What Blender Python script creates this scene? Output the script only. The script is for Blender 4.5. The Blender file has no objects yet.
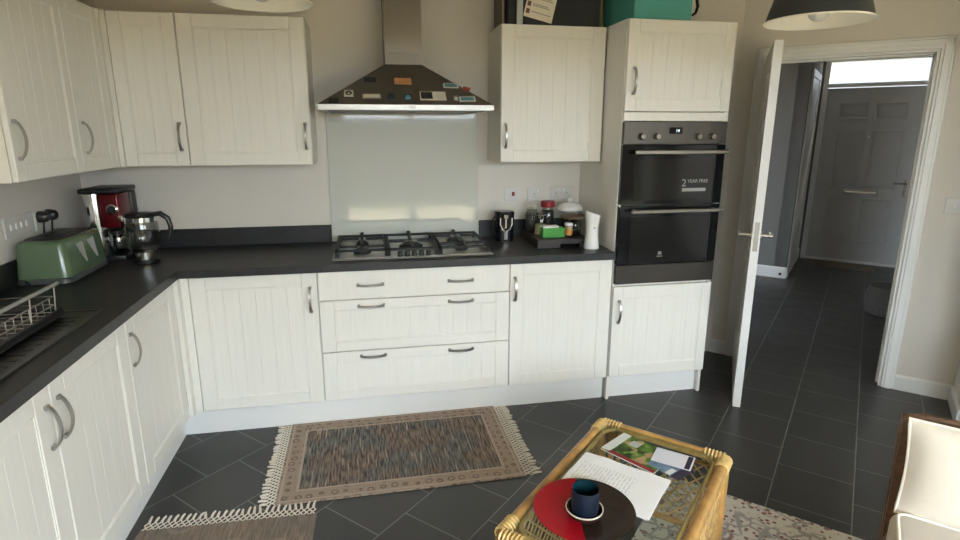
import bpy, bmesh, math, random
from mathutils import Vector, Matrix
random.seed(4)
C = bpy.context.scene.collection
Q = math.sqrt(.5)
PI = math.pi
def su(s, u, z=0.0):
    return Vector(((s + u) * Q, (u - s) * Q, z))

# ------------------------------------------------------------------ materials
MATS = {}
def mat(name, col, rough=.5, metal=0., spec=.5, var=0., vscale=8., bump=0., bscale=60., stretch=None, coat=0., emit=None, estr=0., sheen=0.):
    m = bpy.data.materials.new(name); m.use_nodes = True
    nt = m.node_tree; b = nt.nodes['Principled BSDF']
    b.inputs['Base Color'].default_value = (*col, 1)
    b.inputs['Roughness'].default_value = rough
    b.inputs['Metallic'].default_value = metal
    b.inputs['Specular IOR Level'].default_value = spec
    b.inputs['Coat Weight'].default_value = coat
    b.inputs['Sheen Weight'].default_value = sheen
    if emit:
        b.inputs['Emission Color'].default_value = (*emit, 1); b.inputs['Emission Strength'].default_value = estr
    tc = nt.nodes.new('ShaderNodeTexCoord')
    def coords(sc):
        mp = nt.nodes.new('ShaderNodeMapping'); nt.links.new(tc.outputs['Object'], mp.inputs[0])
        st = stretch or (1, 1, 1)
        mp.inputs['Scale'].default_value = tuple(sc * k for k in st)
        return mp.outputs[0]
    if var:
        n = nt.nodes.new('ShaderNodeTexNoise'); n.inputs['Scale'].default_value = 1; n.inputs['Detail'].default_value = 5
        nt.links.new(coords(vscale), n.inputs['Vector'])
        r = nt.nodes.new('ShaderNodeValToRGB')
        r.color_ramp.elements[0].position = .3; r.color_ramp.elements[1].position = .7
        r.color_ramp.elements[0].color = (*[c * (1 - var) for c in col], 1)
        r.color_ramp.elements[1].color = (*[min(1, c * (1 + var)) for c in col], 1)
        nt.links.new(n.outputs['Fac'], r.inputs[0]); nt.links.new(r.outputs[0], b.inputs['Base Color'])
    if bump:
        n = nt.nodes.new('ShaderNodeTexNoise'); n.inputs['Scale'].default_value = 1; n.inputs['Detail'].default_value = 4
        nt.links.new(coords(bscale), n.inputs['Vector'])
        bp = nt.nodes.new('ShaderNodeBump'); bp.inputs['Strength'].default_value = bump; bp.inputs['Distance'].default_value = .004
        nt.links.new(n.outputs['Fac'], bp.inputs['Height']); nt.links.new(bp.outputs[0], b.inputs['Normal'])
    MATS[name] = m
    return m

class NT:
    """small helper for hand made node graphs"""
    def __init__(s, m): s.nt = m.node_tree; s.b = s.nt.nodes['Principled BSDF']
    def val(s, x, inp):
        if isinstance(x, (int, float)): inp.default_value = x
        elif isinstance(x, tuple): inp.default_value = x if len(x) != 3 or inp.type != 'RGBA' else (*x, 1)
        else: s.nt.links.new(x, inp)
    def math(s, op, a, b=0.0):
        n = s.nt.nodes.new('ShaderNodeMath'); n.operation = op; s.val(a, n.inputs[0]); s.val(b, n.inputs[1]); return n.outputs[0]
    def mix(s, f, a, b):
        n = s.nt.nodes.new('ShaderNodeMix'); n.data_type = 'RGBA'
        s.val(f, n.inputs[0]); s.val(a, n.inputs[6]); s.val(b, n.inputs[7]); return n.outputs[2]
    def noise(s, vec, scale, detail=3.):
        n = s.nt.nodes.new('ShaderNodeTexNoise'); s.nt.links.new(vec, n.inputs['Vector'])
        n.inputs['Scale'].default_value = scale; n.inputs['Detail'].default_value = detail; return n.outputs['Fac']
    def vor(s, vec, scale, feature='F1', out='Distance', rnd=1.):
        n = s.nt.nodes.new('ShaderNodeTexVoronoi'); n.feature = feature; s.nt.links.new(vec, n.inputs['Vector'])
        n.inputs['Scale'].default_value = scale; n.inputs['Randomness'].default_value = rnd; return n.outputs[out]
    def obj(s): return s.nt.nodes.new('ShaderNodeTexCoord').outputs['Object']
    def pos(s): return s.nt.nodes.new('ShaderNodeNewGeometry').outputs['Position']
    def mapv(s, vec, scale=(1, 1, 1), loc=(0, 0, 0)):
        n = s.nt.nodes.new('ShaderNodeMapping'); s.nt.links.new(vec, n.inputs[0]); n.inputs['Scale'].default_value = scale; n.inputs['Location'].default_value = loc; return n.outputs[0]
    def sep(s, vec):
        n = s.nt.nodes.new('ShaderNodeSeparateXYZ'); s.nt.links.new(vec, n.inputs[0]); return n.outputs
    def comb(s, x, y, z=0.0):
        n = s.nt.nodes.new('ShaderNodeCombineXYZ'); s.val(x, n.inputs[0]); s.val(y, n.inputs[1]); s.val(z, n.inputs[2]); return n.outputs[0]
    def step(s, x, a, b):
        n = s.nt.nodes.new('ShaderNodeMapRange'); s.val(x, n.inputs[0]); n.inputs[1].default_value = a; n.inputs[2].default_value = b; return n.outputs[0]
    def bump(s, h, strength, dist=.003):
        n = s.nt.nodes.new('ShaderNodeBump'); n.inputs['Strength'].default_value = strength; n.inputs['Distance'].default_value = dist
        s.nt.links.new(h, n.inputs['Height']); s.nt.links.new(n.outputs[0], s.b.inputs['Normal'])
    def color(s, c): s.val(c, s.b.inputs['Base Color'])

M_wall = mat('wall_paint', (.72, .685, .63), .85, spec=.25, bump=.08, bscale=120)
M_ceil = mat('ceiling_paint', (.86, .79, .64), .9, spec=.2)
M_gloss = mat('white_gloss_paint', (.80, .80, .79), .28)
M_upvc = mat('white_upvc', (.82, .83, .83), .3)
M_cab = mat('ivory_woodgrain', (.80, .78, .725), .42, var=.025, vscale=14, bump=.05, bscale=40, stretch=(8, 8, .35))
M_carc = mat('ivory_board', (.80, .77, .69), .45)
M_plinth = mat('white_plinth', (.80, .80, .79), .4)
M_worktop = mat('charcoal_laminate', (.0165, .0165, .0165), .42, var=.35, vscale=30, bump=.05, bscale=200)
M_nickel = mat('satin_nickel', (.42, .40, .37), .32, metal=1)
M_steel = mat('brushed_steel', (.42, .405, .375), .36, metal=1, bump=.04, bscale=300, stretch=(.02, 1, 1))
M_steel_d = mat('dark_steel', (.085, .076, .066), .38, metal=1, bump=.03, bscale=300, stretch=(.02, 1, 1))
M_hood = mat('hood_steel', (.22, .20, .175), .5, metal=1)
M_chim = mat('chimney_steel', (.21, .19, .16), .36, metal=1, bump=.04, bscale=300, stretch=(1, 1, .02))
M_chrome = mat('chrome', (.75, .75, .74), .1, metal=1)
M_sink = mat('sink_steel', (.11, .105, .10), .28, metal=1)
M_glint = mat('window_glint', (.85, .85, .83), .3, metal=.6)  # pale metal for the window reflections modelled on the toaster side
M_blackgl = mat('black_glass', (.008, .008, .009), .06, spec=.3)
M_ovenwin = mat('oven_window_glass', (.016, .016, .015), .08, spec=.25)
M_black = mat('black_plastic', (.013, .013, .014), .35)
M_iron = mat('cast_iron', (.012, .012, .012), .6, bump=.2, bscale=200)
M_bar = mat('grey_plastic', (.30, .30, .28), .4)
M_white = mat('white_plastic', (.80, .79, .77), .35)
M_socket = mat('socket_white', (.66, .65, .63), .35)
M_ceramic = mat('white_ceramic', (.82, .81, .79), .18)
M_splash = mat('splashback_glass', (.62, .635, .58), .05, spec=.5)
M_red_rock = mat('red_rocker', (.25, .006, .008), .3)
M_toast = mat('sage_enamel', (.105, .165, .09), .2, coat=.4)
M_toastbase = mat('grey_base', (.06, .065, .062), .35)
M_redmach = mat('dark_red_metal', (.14, .008, .014), .2, metal=.5)
M_darkwood = mat('dark_wood', (.028, .02, .017), .45, var=.3, vscale=20, stretch=(.3, 3, 3))
M_wood = mat('board_wood', (.16, .085, .045), .5, var=.2, vscale=20, stretch=(.3, 3, 3))
M_green = mat('green_card', (.05, .30, .035), .45)
M_redlid = mat('red_lid', (.22, .012, .018), .35)
M_spice = mat('spice_contents', (.55, .42, .24), .6, var=.15, vscale=60)
M_orange = mat('orange_label', (.62, .25, .04), .5)
M_beans = mat('dark_contents', (.03, .02, .017), .6, var=.4, vscale=90)
M_pasta = mat('pale_contents', (.48, .38, .22), .6, var=.3, vscale=70)
M_turq = mat('turquoise_card', (.085, .36, .32), .55)
M_navy = mat('navy_card', (.009, .011, .015), .55)
M_paleblue = mat('pale_blue_card', (.42, .47, .47), .5)
M_card = mat('cream_card', (.72, .66, .55), .6)
M_ink = mat('brown_ink', (.16, .07, .04), .6)
M_inkgrey = mat('grey_ink', (.28, .25, .21), .6)
M_brownboard = mat('brown_board', (.17, .13, .10), .6)
M_shade = mat('charcoal_enamel', (.022, .028, .031), .45)
M_shadein = mat('cream_enamel', (.90, .86, .74), .5)
M_bulb = mat('opal_bulb', (.75, .73, .68), .25)
M_wicker = mat('dark_wicker', (.13, .07, .04), .5, var=.35, vscale=60)
M_cane = mat('golden_cane', (.47, .265, .085), .34, var=.3, vscale=14, bump=.15, bscale=90)
M_canethin = mat('pale_cane', (.52, .33, .13), .4, var=.25, vscale=25)
M_binding = mat('cane_binding', (.62, .43, .17), .4, var=.25, vscale=40)
M_cush = mat('cream_velour', (.78, .71, .61), .85, var=.05, vscale=9, sheen=.25, bump=.9, bscale=14)
M_cush2 = mat('oatmeal_velour', (.56, .505, .435), .85, var=.05, vscale=6, sheen=.25, bump=.15, bscale=9)
M_pipe = mat('cream_piping', (.78, .72, .62), .8)
M_navycer = mat('navy_stoneware', (.004, .009, .022), .5, spec=.25)
M_teal = mat('teal_glaze', (.004, .030, .042), .3)
M_brownglaze = mat('brown_glaze', (.05, .018, .012), .25)
M_saucerrim = mat('ivory_glaze', (.68, .62, .54), .3)
M_fringe = mat('cream_yarn', (.72, .66, .57), .9)
M_greyfab = mat('grey_hall_pouf', (.055, .052, .046), .9, var=.2, vscale=40)
M_mat = mat('coir', (.16, .13, .09), .95, var=.3, vscale=60)
M_print = mat('pale_print', (.33, .33, .31), .5)
M_dispd = mat('display_digits', (.3, .35, .38), .4, emit=(.75, .9, 1), estr=1.2)

def glass(name, tint=(1, 1, 1), refl=1.0, rough=.02):
    m = bpy.data.materials.new(name); m.use_nodes = True; nt = m.node_tree
    nt.nodes.remove(nt.nodes['Principled BSDF']); out = nt.nodes['Material Output']
    t = nt.nodes.new('ShaderNodeBsdfTransparent'); t.inputs[0].default_value = (*tint, 1)
    g = nt.nodes.new('ShaderNodeBsdfGlossy'); g.inputs['Roughness'].default_value = rough
    f = nt.nodes.new('ShaderNodeFresnel'); f.inputs[0].default_value = 1.5
    mu = nt.nodes.new('ShaderNodeMath'); mu.operation = 'MULTIPLY'; mu.inputs[1].default_value = refl
    mx = nt.nodes.new('ShaderNodeMixShader')
    ge = nt.nodes.new('ShaderNodeNewGeometry'); iv = nt.nodes.new('ShaderNodeMath'); iv.operation = 'SUBTRACT'; iv.inputs[0].default_value = 1; nt.links.new(ge.outputs['Backfacing'], iv.inputs[1])
    m2 = nt.nodes.new('ShaderNodeMath'); m2.operation = 'MULTIPLY'; nt.links.new(f.outputs[0], m2.inputs[0]); nt.links.new(iv.outputs[0], m2.inputs[1])
    nt.links.new(m2.outputs[0], mu.inputs[0]); nt.links.new(mu.outputs[0], mx.inputs[0])
    nt.links.new(t.outputs[0], mx.inputs[1]); nt.links.new(g.outputs[0], mx.inputs[2]); nt.links.new(mx.outputs[0], out.inputs[0])
    MATS[name] = m; return m
M_pane = glass('window_glass', (.97, .98, .97))
M_tabglass = glass('table_glass', (.86, .90, .87))
M_jar = glass('jar_glass', (.84, .88, .87), 1.3)
M_kettle = glass('smoky_glass', (.85, .86, .85), 1.8)

# floor tiles, laid square to the diagonal wall
M_tile = mat('slate_grey_tiles', (.042, .041, .040), .38)
n = NT(M_tile); P = n.sep(n.pos())
a_ = -PI / 4
sx, sy = math.cos(a_), math.sin(a_)
S_ = n.math('ADD', n.math('MULTIPLY', P[0], sx), n.math('MULTIPLY', P[1], sy))
U_ = n.math('ADD', n.math('MULTIPLY', P[0], -sy), n.math('MULTIPLY', P[1], sx))
br = n.nt.nodes.new('ShaderNodeTexBrick'); br.offset = .5; br.offset_frequency = 2
# S_ rotated by -.033: line at s=3.42,u=1 -> S' = 3.42*cos + ... ; phase set below
S0 = 3.404; U0 = 1.643
n.nt.links.new(n.comb(n.math('SUBTRACT', U_, U0 + .1625 - 32.5), n.math('SUBTRACT', S_, S0 - .312 * 101)), br.inputs['Vector'])
br.inputs['Scale'].default_value = 1; br.inputs['Mortar Size'].default_value = .0026; br.inputs['Mortar Smooth'].default_value = .2
br.inputs['Brick Width'].default_value = .325; br.inputs['Row Height'].default_value = .312; br.inputs['Bias'].default_value = 0
br.inputs['Color1'].default_value = (.032, .0315, .031, 1); br.inputs['Color2'].default_value = (.040, .0395, .039, 1); br.inputs['Mortar'].default_value = (.19, .19, .185, 1)
v = n.noise(n.pos(), 9, 6)
col = n.mix(n.math('MULTIPLY', n.step(v, .35, .7), .30), br.outputs['Color'], (.052, .051, .05))
n.color(col)
n.val(n.math('ADD', n.math('MULTIPLY', v, .2), .28), n.b.inputs['Roughness'])
h = n.math('SUBTRACT', n.math('MULTIPLY', n.noise(n.pos(), 120, 3), .12), br.outputs['Fac'])
n.bump(h, .35, .003)

def rug_mat(name, hx, hy, bands=True):
    m = mat(name, (.3, .25, .2), .95, spec=.1); n = NT(m); o = n.obj(); X, Y, Zc = n.sep(o)
    st = n.noise(n.mapv(o, (130, 13, 1)), 1, 4)
    st2 = n.noise(n.mapv(o, (90, 6, 1), (4, 2, 0)), 1, 3)
    big = n.noise(n.mapv(o, (5, 4, 1)), 1, 2)
    c = n.mix(n.step(st, .38, .62), (.085, .070, .062), (.27, .205, .168))
    c = n.mix(n.math('MULTIPLY', n.step(big, .45, .58), .85), c, n.mix(n.step(st, .35, .6), (.055, .060, .064), (.19, .19, .185)))
    c = n.mix(n.math('MULTIPLY', n.step(st2, .58, .68), .75), c, (.46, .375, .315))
    if bands:
        ex = n.math('SUBTRACT', hx, n.math('ABSOLUTE', X)); ey = n.math('SUBTRACT', hy, n.math('ABSOLUTE', Y))
        e = n.math('MINIMUM', ex, ey)
        blob = n.vor(n.mapv(o, (19, 19, 1)), 1, rnd=.3)
        ring_ = n.math('ABSOLUTE', n.math('SUBTRACT', blob, .26))
        bc = n.mix(n.math('MULTIPLY', n.step(n.math('ADD', ring_, n.math('MULTIPLY', n.noise(o, 45, 2), .12)), .16, .09), .8), (.36, .285, .235), (.14, .11, .098))
        bc = n.mix(n.step(n.noise(o, 110, 3), .55, .65), bc, (.30, .22, .17))
        inb = n.math('LESS_THAN', e, .088)
        c = n.mix(inb, c, bc)
        line = n.math('LESS_THAN', n.math('ABSOLUTE', n.math('SUBTRACT', e, .088)), .006)
        line2 = n.math('LESS_THAN', n.math('ABSOLUTE', n.math('SUBTRACT', e, .018)), .005)
        c = n.mix(n.math('MAXIMUM', line, line2), c, (.44, .355, .295))
    else:
        ring = n.vor(n.mapv(o, (5, 5, 1)), 1, rnd=.5)
        c = n.mix(.55, c, (.24, .19, .15))
        c = n.mix(n.math('MULTIPLY', n.step(n.math('ABSOLUTE', n.math('SUBTRACT', ring, .3)), .05, .03), .22), c, (.42, .35, .28))
    n.color(c); n.bump(n.noise(n.mapv(o, (300, 160, 1)), 1, 2), .5, .004)
    return m
M_rug1 = rug_mat('faded_brown_weave', .562, .350)
M_rug2 = rug_mat('runner_weave', .35, .9, False)
M_rug3 = mat('floral_rug', (.6, .57, .52), .95, spec=.1)
n = NT(M_rug3); o = n.obj()
ov = n.mapv(o, (1, 1, 1))
cell = n.vor(ov, 3.0, rnd=.25)
ringw = n.math('SINE', n.math('MULTIPLY', cell, 62.0))
bl = n.vor(ov, 38, rnd=1.0); bl2 = n.vor(ov, 21, rnd=.9, out='Distance')
edge = n.vor(ov, 17, 'DISTANCE_TO_EDGE', rnd=.8)
sel = n.noise(ov, 5, 2)
c = n.mix(n.step(bl, .33, .25), (.60, .575, .54), (.22, .11, .105))
c = n.mix(n.math('MULTIPLY', n.step(ringw, .2, .6), n.step(cell, .20, .16)), c, (.30, .20, .19))
c = n.mix(n.math('MULTIPLY', n.step(edge, .10, .06), n.step(sel, .44, .48)), c, (.34, .33, .33))
c = n.mix(n.math('MULTIPLY', n.step(bl2, .25, .2), n.step(sel, .56, .50)), c, (.27, .17, .16))
n.color(c); n.bump(n.noise(ov, 250, 2), .4, .004)

M_paper = mat('printed_paper', (.86, .86, .88), .7)
n = NT(M_paper); X, Y, Zc = n.sep(n.obj())
line = n.math('LESS_THAN', n.math('FRACT', n.math('MULTIPLY', X, 85.0)), .38)
wordv = n.noise(n.comb(n.math('FLOOR', n.math('MULTIPLY', X, 85.0)), n.math('MULTIPLY', Y, 55.0)), 1.0, 1)
para = n.math('LESS_THAN', n.math('ABSOLUTE', n.math('ADD', n.math('MULTIPLY', n.noise(n.comb(n.math('FLOOR', n.math('MULTIPLY', X, 85.0)), 0.0), .35, 0), .26), -.13)), .04)
inx = n.math('LESS_THAN', n.math('ABSOLUTE', n.math('ADD', X, .035)), .095)
iny = n.math('LESS_THAN', n.math('ABSOLUTE', n.math('ADD', Y, .01)), .07)
msk = n.math('MULTIPLY', n.math('MULTIPLY', line, n.step(wordv, .42, .48)), n.math('MULTIPLY', inx, iny))
n.color(n.mix(n.math('MULTIPLY', msk, .3), (.86, .86, .88), (.25, .25, .26)))
M_plainpaper = mat('plain_paper', (.86, .86, .88), .7)
M_mag = mat('garden_photo_cover', (.2, .25, .1), .3, coat=.3)
n = NT(M_mag); o = n.obj()
w = n.noise(o, 26, 4); w2 = n.noise(n.mapv(o, (1, 1, 1), (3, 1, 0)), 17, 3)
c = n.mix(n.step(w, .42, .56), (.03, .055, .02), (.13, .25, .04))
c = n.mix(n.step(w2, .54, .60), c, (.45, .30, .18))
c = n.mix(n.step(n.noise(n.mapv(o, (1, 1, 1), (7, 3, 0)), 24, 3), .60, .66), c, (.24, .44, .08))
n.color(c)
M_magred = mat('magazine_red_band', (.30, .03, .035), .3)
M_magwhite = mat('magazine_white_band', (.72, .74, .72), .3)
M_bluecard = mat('blue_photo_card', (.16, .25, .36), .35, var=.5, vscale=30)
M_lilac = mat('lilac_white_card', (.70, .71, .80), .5)
M_purple = mat('dark_purple_band', (.03, .022, .05), .5)
M_plate = mat('two_tone_glaze', (.3, .01, .015), .25, spec=.35)
n = NT(M_plate); X, Y, Zc = n.sep(n.obj())
wob = n.math('MULTIPLY', n.math('SUBTRACT', n.noise(n.obj(), 8, 2), .5), .012)
sd = n.math('ADD', n.math('ADD', n.math('MULTIPLY', X, .96), n.math('MULTIPLY', Y, -.26)), wob)
n.color(n.mix(n.math('GREATER_THAN', sd, -.012), (.36, .006, .014), (.024, .015, .012)))

# ------------------------------------------------------------------ mesh builder
class MB:
    def __init__(s): s.bm = bmesh.new(); s.mi = 0; s.mats = []
    def use(s, m):
        if m not in s.mats: s.mats.append(m)
        s.mi = s.mats.index(m); return s
    def _fin(s, faces):
        for f in faces: f.material_index = s.mi
    def box(s, x0, x1, y0, y1, z0, z1, bev=0., seg=1, M=None):
        vs = [s.bm.verts.new((x, y, z)) for x in (x0, x1) for y in (y0, y1) for z in (z0, z1)]
        idx = [(0, 1, 3, 2), (4, 6, 7, 5), (0, 4, 5, 1), (2, 3, 7, 6), (0, 2, 6, 4), (1, 5, 7, 3)]
        fs = [s.bm.faces.new([vs[i] for i in q]) for q in idx]
        if M is not None:
            for v in vs: v.co = M @ v.co
        s._fin(fs)
        if bev > 0:
            es = list({e for f in fs for e in f.edges})
            r = bmesh.ops.bevel(s.bm, geom=es, offset=bev, segments=seg, affect='EDGES', profile=.5)
            s._fin(r['faces'])
        return s
    def rings(s, rings, closed=True, cap=True, loop=False):
        V = [[s.bm.verts.new(p) for p in r] for r in rings]
        m = len(V[0]); fs = []
        pairs = list(zip(V, V[1:])) + ([(V[-1], V[0])] if loop else [])
        for a, b in pairs:
            for i in range(m if closed else m - 1):
                j = (i + 1) % m
                try: fs.append(s.bm.faces.new((a[i], a[j], b[j], b[i])))
                except ValueError: pass
        if cap and not loop:
            for r in ((V[0], V[-1]) if cap is True else (V[0],) if cap == 'first' else (V[-1],)):
                try: fs.append(s.bm.faces.new(r))
                except ValueError: pass
        s._fin(fs); return s
    def tube(s, pts, r, n=8, loop=False, rs=None):
        pts = [Vector(p) for p in pts]; N = len(pts); R = []
        prev = None
        for i, p in enumerate(pts):
            if loop: t = pts[(i + 1) % N] - pts[i - 1]
            else: t = pts[min(i + 1, N - 1)] - pts[max(i - 1, 0)]
            t.normalize()
            if prev is None:
                up = Vector((0, 0, 1)) if abs(t.z) < .9 else Vector((1, 0, 0))
                a = t.cross(up).normalized()
            else:
                a = (prev - t * prev.dot(t)).normalized()
            prev = a; b = t.cross(a)
            rr = rs[i] if rs else r
            R.append([p + (a * math.cos(2 * PI * k / n) + b * math.sin(2 * PI * k / n)) * rr for k in range(n)])
        return s.rings(R, loop=loop)
    def cyl(s, p0, p1, r0, r1=None, n=20):
        return s.tube([p0, p1], r0, n, rs=[r0, r0 if r1 is None else r1])
    def lathe(s, prof, c=(0, 0, 0), n=32, closed=False, cap=True):
        R = [[(c[0] + r * math.cos(2 * PI * k / n), c[1] + r * math.sin(2 * PI * k / n), c[2] + z) for k in range(n)] for r, z in prof]
        return s.rings(R, cap=False if closed else cap, loop=closed)
    def prism(s, poly, z0, z1):
        return s.rings([[(x, y, z0) for x, y in poly], [(x, y, z1) for x, y in poly]])
    def extr(s, pts, d):
        """polygon of 3d points extruded along d"""
        d = Vector(d); return s.rings([[Vector(p) for p in pts], [Vector(p) + d for p in pts]])
    def ribbon(s, pts, wd, w, t):
        """flat strip along pts; wd = width direction"""
        pts = [Vector(p) for p in pts]; wd = Vector(wd).normalized(); R = []
        for i, p in enumerate(pts):
            tg = (pts[min(i + 1, len(pts) - 1)] - pts[max(i - 1, 0)]).normalized(); nn = tg.cross(wd).normalized()
            R.append([p + wd * w / 2 + nn * t / 2, p - wd * w / 2 + nn * t / 2, p - wd * w / 2 - nn * t / 2, p + wd * w / 2 - nn * t / 2])
        return s.rings(R)
    def pillow(s, w, h, t, n=18, p=2.6, e=.5):
        """soft cushion in the local xz plane, thickness along y"""
        V = {}
        for sgn in (-1, 1):
            for i in range(n + 1):
                for j in range(n + 1):
                    a = -1 + 2 * i / n; b = -1 + 2 * j / n
                    edge = i in (0, n) or j in (0, n)
                    if edge and sgn == 1: V[sgn, i, j] = V[-1, i, j]; continue
                    d = max(0, (1 - abs(a) ** p) * (1 - abs(b) ** p)) ** e
                    pin = 1 - .03 * (1 - a * a) * abs(b) ** 3; pin2 = 1 - .03 * (1 - b * b) * abs(a) ** 3
                    V[sgn, i, j] = s.bm.verts.new((a * w / 2 * pin2, sgn * t / 2 * d, b * h / 2 * pin))
        fs = []
        for sgn in (-1, 1):
            for i in range(n):
                for j in range(n):
                    q = [V[sgn, i, j], V[sgn, i + 1, j], V[sgn, i + 1, j + 1], V[sgn, i, j + 1]]
                    fs.append(s.bm.faces.new(q if sgn == -1 else q[::-1]))
        s._fin(fs); return s
    def build(s, name, m=None, parent=None, loc=(0, 0, 0), rot=0., smooth=True, kind=None):
        if m is not None and not s.mats: s.mats = [m]
        bmesh.ops.recalc_face_normals(s.bm, faces=s.bm.faces)
        me = bpy.data.meshes.new(name); s.bm.to_mesh(me); s.bm.free()
        for k in s.mats: me.materials.append(k)
        if smooth:
            me.shade_smooth() if hasattr(me, 'shade_smooth') else None
            me.set_sharp_from_angle(angle=math.radians(35))
        return link(name, me, parent, loc, rot, kind)
def link(name, me, parent=None, loc=(0, 0, 0), rot=0., kind=None):
    o = bpy.data.objects.new(name, me); C.objects.link(o)
    o.location = loc; o.rotation_euler = (0, 0, rot)
    if parent is not None: o.parent = parent
    if kind: o['kind'] = kind
    return o
def tag(o, label, cat, group=None):
    o['label'] = label; o['category'] = cat
    if group: o['group'] = group
    return o
def thing(name, label, cat, loc=(0, 0, 0), rot=0., group=None):
    o = bpy.data.objects.new(name, None); C.objects.link(o); o.empty_display_size = .05
    o.location = loc; o.rotation_euler = (0, 0, rot)
    return tag(o, label, cat, group)
def struct(o): o['kind'] = 'structure'; return o
def strength(o): return o

# ------------------------------------------------------------------ room shell
H = 2.42; TW = .12
def wall(name, A, B, openings=(), ext=True, m=M_wall, e0=0.):
    A = Vector(A); B = Vector(B); d = B - A; L = d.length + (TW if ext else 0)
    b = MB(); x = -e0
    for (a0, a1, z0, z1) in sorted(openings):
        b.box(x, a0, 0, TW, 0, H + .05)
        if z0 > 0: b.box(a0, a1, 0, TW, 0, z0)
        b.box(a0, a1, 0, TW, z1, H + .05)
        x = a1
    b.box(x, L, 0, TW, 0, H + .05)
    return struct(b.build(name, m, None, (A.x, A.y, 0), math.atan2(d.y, d.x), smooth=False))
def sk(a, b, h=.095):   # baseboard data
    return a, b, h
DS = 2.80               # distance of the diagonal wall along u
p1 = (DS / Q, 0)
c1 = su(4.17, DS).to_2d(); c2 = su(4.17, 2.42).to_2d(); c3 = su(5.6, 2.42).to_2d()
YR = -4.9
s_start = (p1[0] - 0) * Q
wall('wall_left', (0, YR), (0, 0))
wall('wall_back', (0, 0), p1, e0=.0)
HS0, HS1, DH = 2.96, 3.829, 2.012      # kitchen doorway in the diagonal wall
wall('wall_diagonal', p1, c1, [(HS0 - s_start, HS1 - s_start, 0, DH)])
wall('wall_right_return', c1, c2, ext=False)
wall('wall_right_step', c2, c3)
wall('wall_right', c3, (c3[0], YR))
# the wall behind the viewer: glazed doors and a window, layout invented to supply daylight
WX1 = c3[0]
FD = (WX1 - 3.2, WX1 - 1.2, 0.02, 2.14); WN = (WX1 - 5.35, WX1 - 3.75, .45, 2.14)
wall('wall_rear', (WX1, YR), (0, YR), [FD, WN])
kitchen = [(0, YR), (0, 0), p1, tuple(c1), tuple(c2), tuple(c3), (WX1, YR)]
struct(MB().prism(kitchen, -.1, 0).build('floor', M_tile, smooth=False))
struct(MB().prism(kitchen, H, H + .1).build('ceiling', M_ceil, smooth=False))
# hall beyond the diagonal wall
def SU2(s, u): return tuple(su(s, u).to_2d())
UL, UE, SL, SR = 5.43, 6.695, 2.995, 4.35
hall = [SU2(1.2, DS), SU2(1.2, UL), SU2(SL, UL), SU2(SL, UE), SU2(SR, UE), SU2(SR, DS)]
struct(MB().prism(hall, -.1, 0).build('floor_hall', M_tile, smooth=False))
struct(MB().prism(hall, H, H + .1).build('ceiling_hall', M_ceil, smooth=False))
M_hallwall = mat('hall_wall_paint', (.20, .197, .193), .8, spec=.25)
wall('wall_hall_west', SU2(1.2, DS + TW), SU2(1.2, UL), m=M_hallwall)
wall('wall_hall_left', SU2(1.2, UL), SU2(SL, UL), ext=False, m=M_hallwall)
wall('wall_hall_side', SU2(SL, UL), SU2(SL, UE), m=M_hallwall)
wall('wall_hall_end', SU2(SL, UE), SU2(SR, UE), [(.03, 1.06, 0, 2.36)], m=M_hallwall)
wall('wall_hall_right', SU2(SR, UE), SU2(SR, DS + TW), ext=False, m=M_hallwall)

def baseboard(name, A, B, h=.095, t=.015):
    A = Vector(A); B = Vector(B); d = B - A; b = MB()
    b.extr([(0, 0, 0), (0, -t, 0), (0, -t, h - .012), (0, -t * .5, h), (0, 0, h)], (d.length, 0, 0))
    return struct(b.build(name, M_gloss, None, (A.x, A.y, 0), math.atan2(d.y, d.x), smooth=False))
AW = .060
baseboard('baseboard_diagonal_left', p1, SU2(HS0 - AW, DS))
baseboard('baseboard_diagonal_right', SU2(HS1 + AW, DS), c1)
baseboard('baseboard_return', c1, c2)
baseboard('baseboard_right', c2, c3)
baseboard('baseboard_hall_left', SU2(1.2, UL), SU2(SL, UL), .12)
baseboard('baseboard_hall_side', SU2(SL, UL), SU2(SL, UE), .12)

# kitchen doorway: lining + architrave   (local x = s, y = u)
R45 = -PI / 4
b = MB()
b.box(HS0, HS0 + .02, -.004, TW + .004, 0, DH - .02); b.box(HS1 - .02, HS1, -.004, TW + .004, 0, DH - .02); b.box(HS0, HS1, -.004, TW + .004, DH - .02, DH)
b.box(HS0 + .02, HS0 + .032, .045, .085, 0, DH - .02); b.box(HS1 - .032, HS1 - .02, .045, .085, 0, DH - .02); b.box(HS0 + .02, HS1 - .02, .045, .085, DH - .032, DH - .02)
struct(b.build('trim_1', M_gloss, None, su(0, DS), R45, smooth=False))
def architrave(name, s0, s1, top, u, w, side=-1):
    b = MB(); t = .018 * side
    for (a0, a1) in ((s0 - w, s0 + .006), (s1 - .006, s1 + w)):
        b.box(a0, a1, min(0, t), max(0, t), 0, top + w, .004)
        b.box(a0 + w * .25, a1 - w * .25, min(0, t * 1.35), max(0, t * 1.35), 0, top + w * .75, .003)
    b.box(s0 - w, s1 + w, min(0, t), max(0, t), top - .006, top + w, .004)
    b.box(s0 - w * .75, s1 + w * .75, min(0, t * 1.35), max(0, t * 1.35), top + w * .25, top + w * .75, .003)
    return struct(b.build(name, M_gloss, None, su(0, u), R45, smooth=False))
architrave('trim_2', HS0, HS1, DH, DS, AW)
architrave('trim_3', HS0, HS1, DH, DS + TW, AW, 1)

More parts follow.
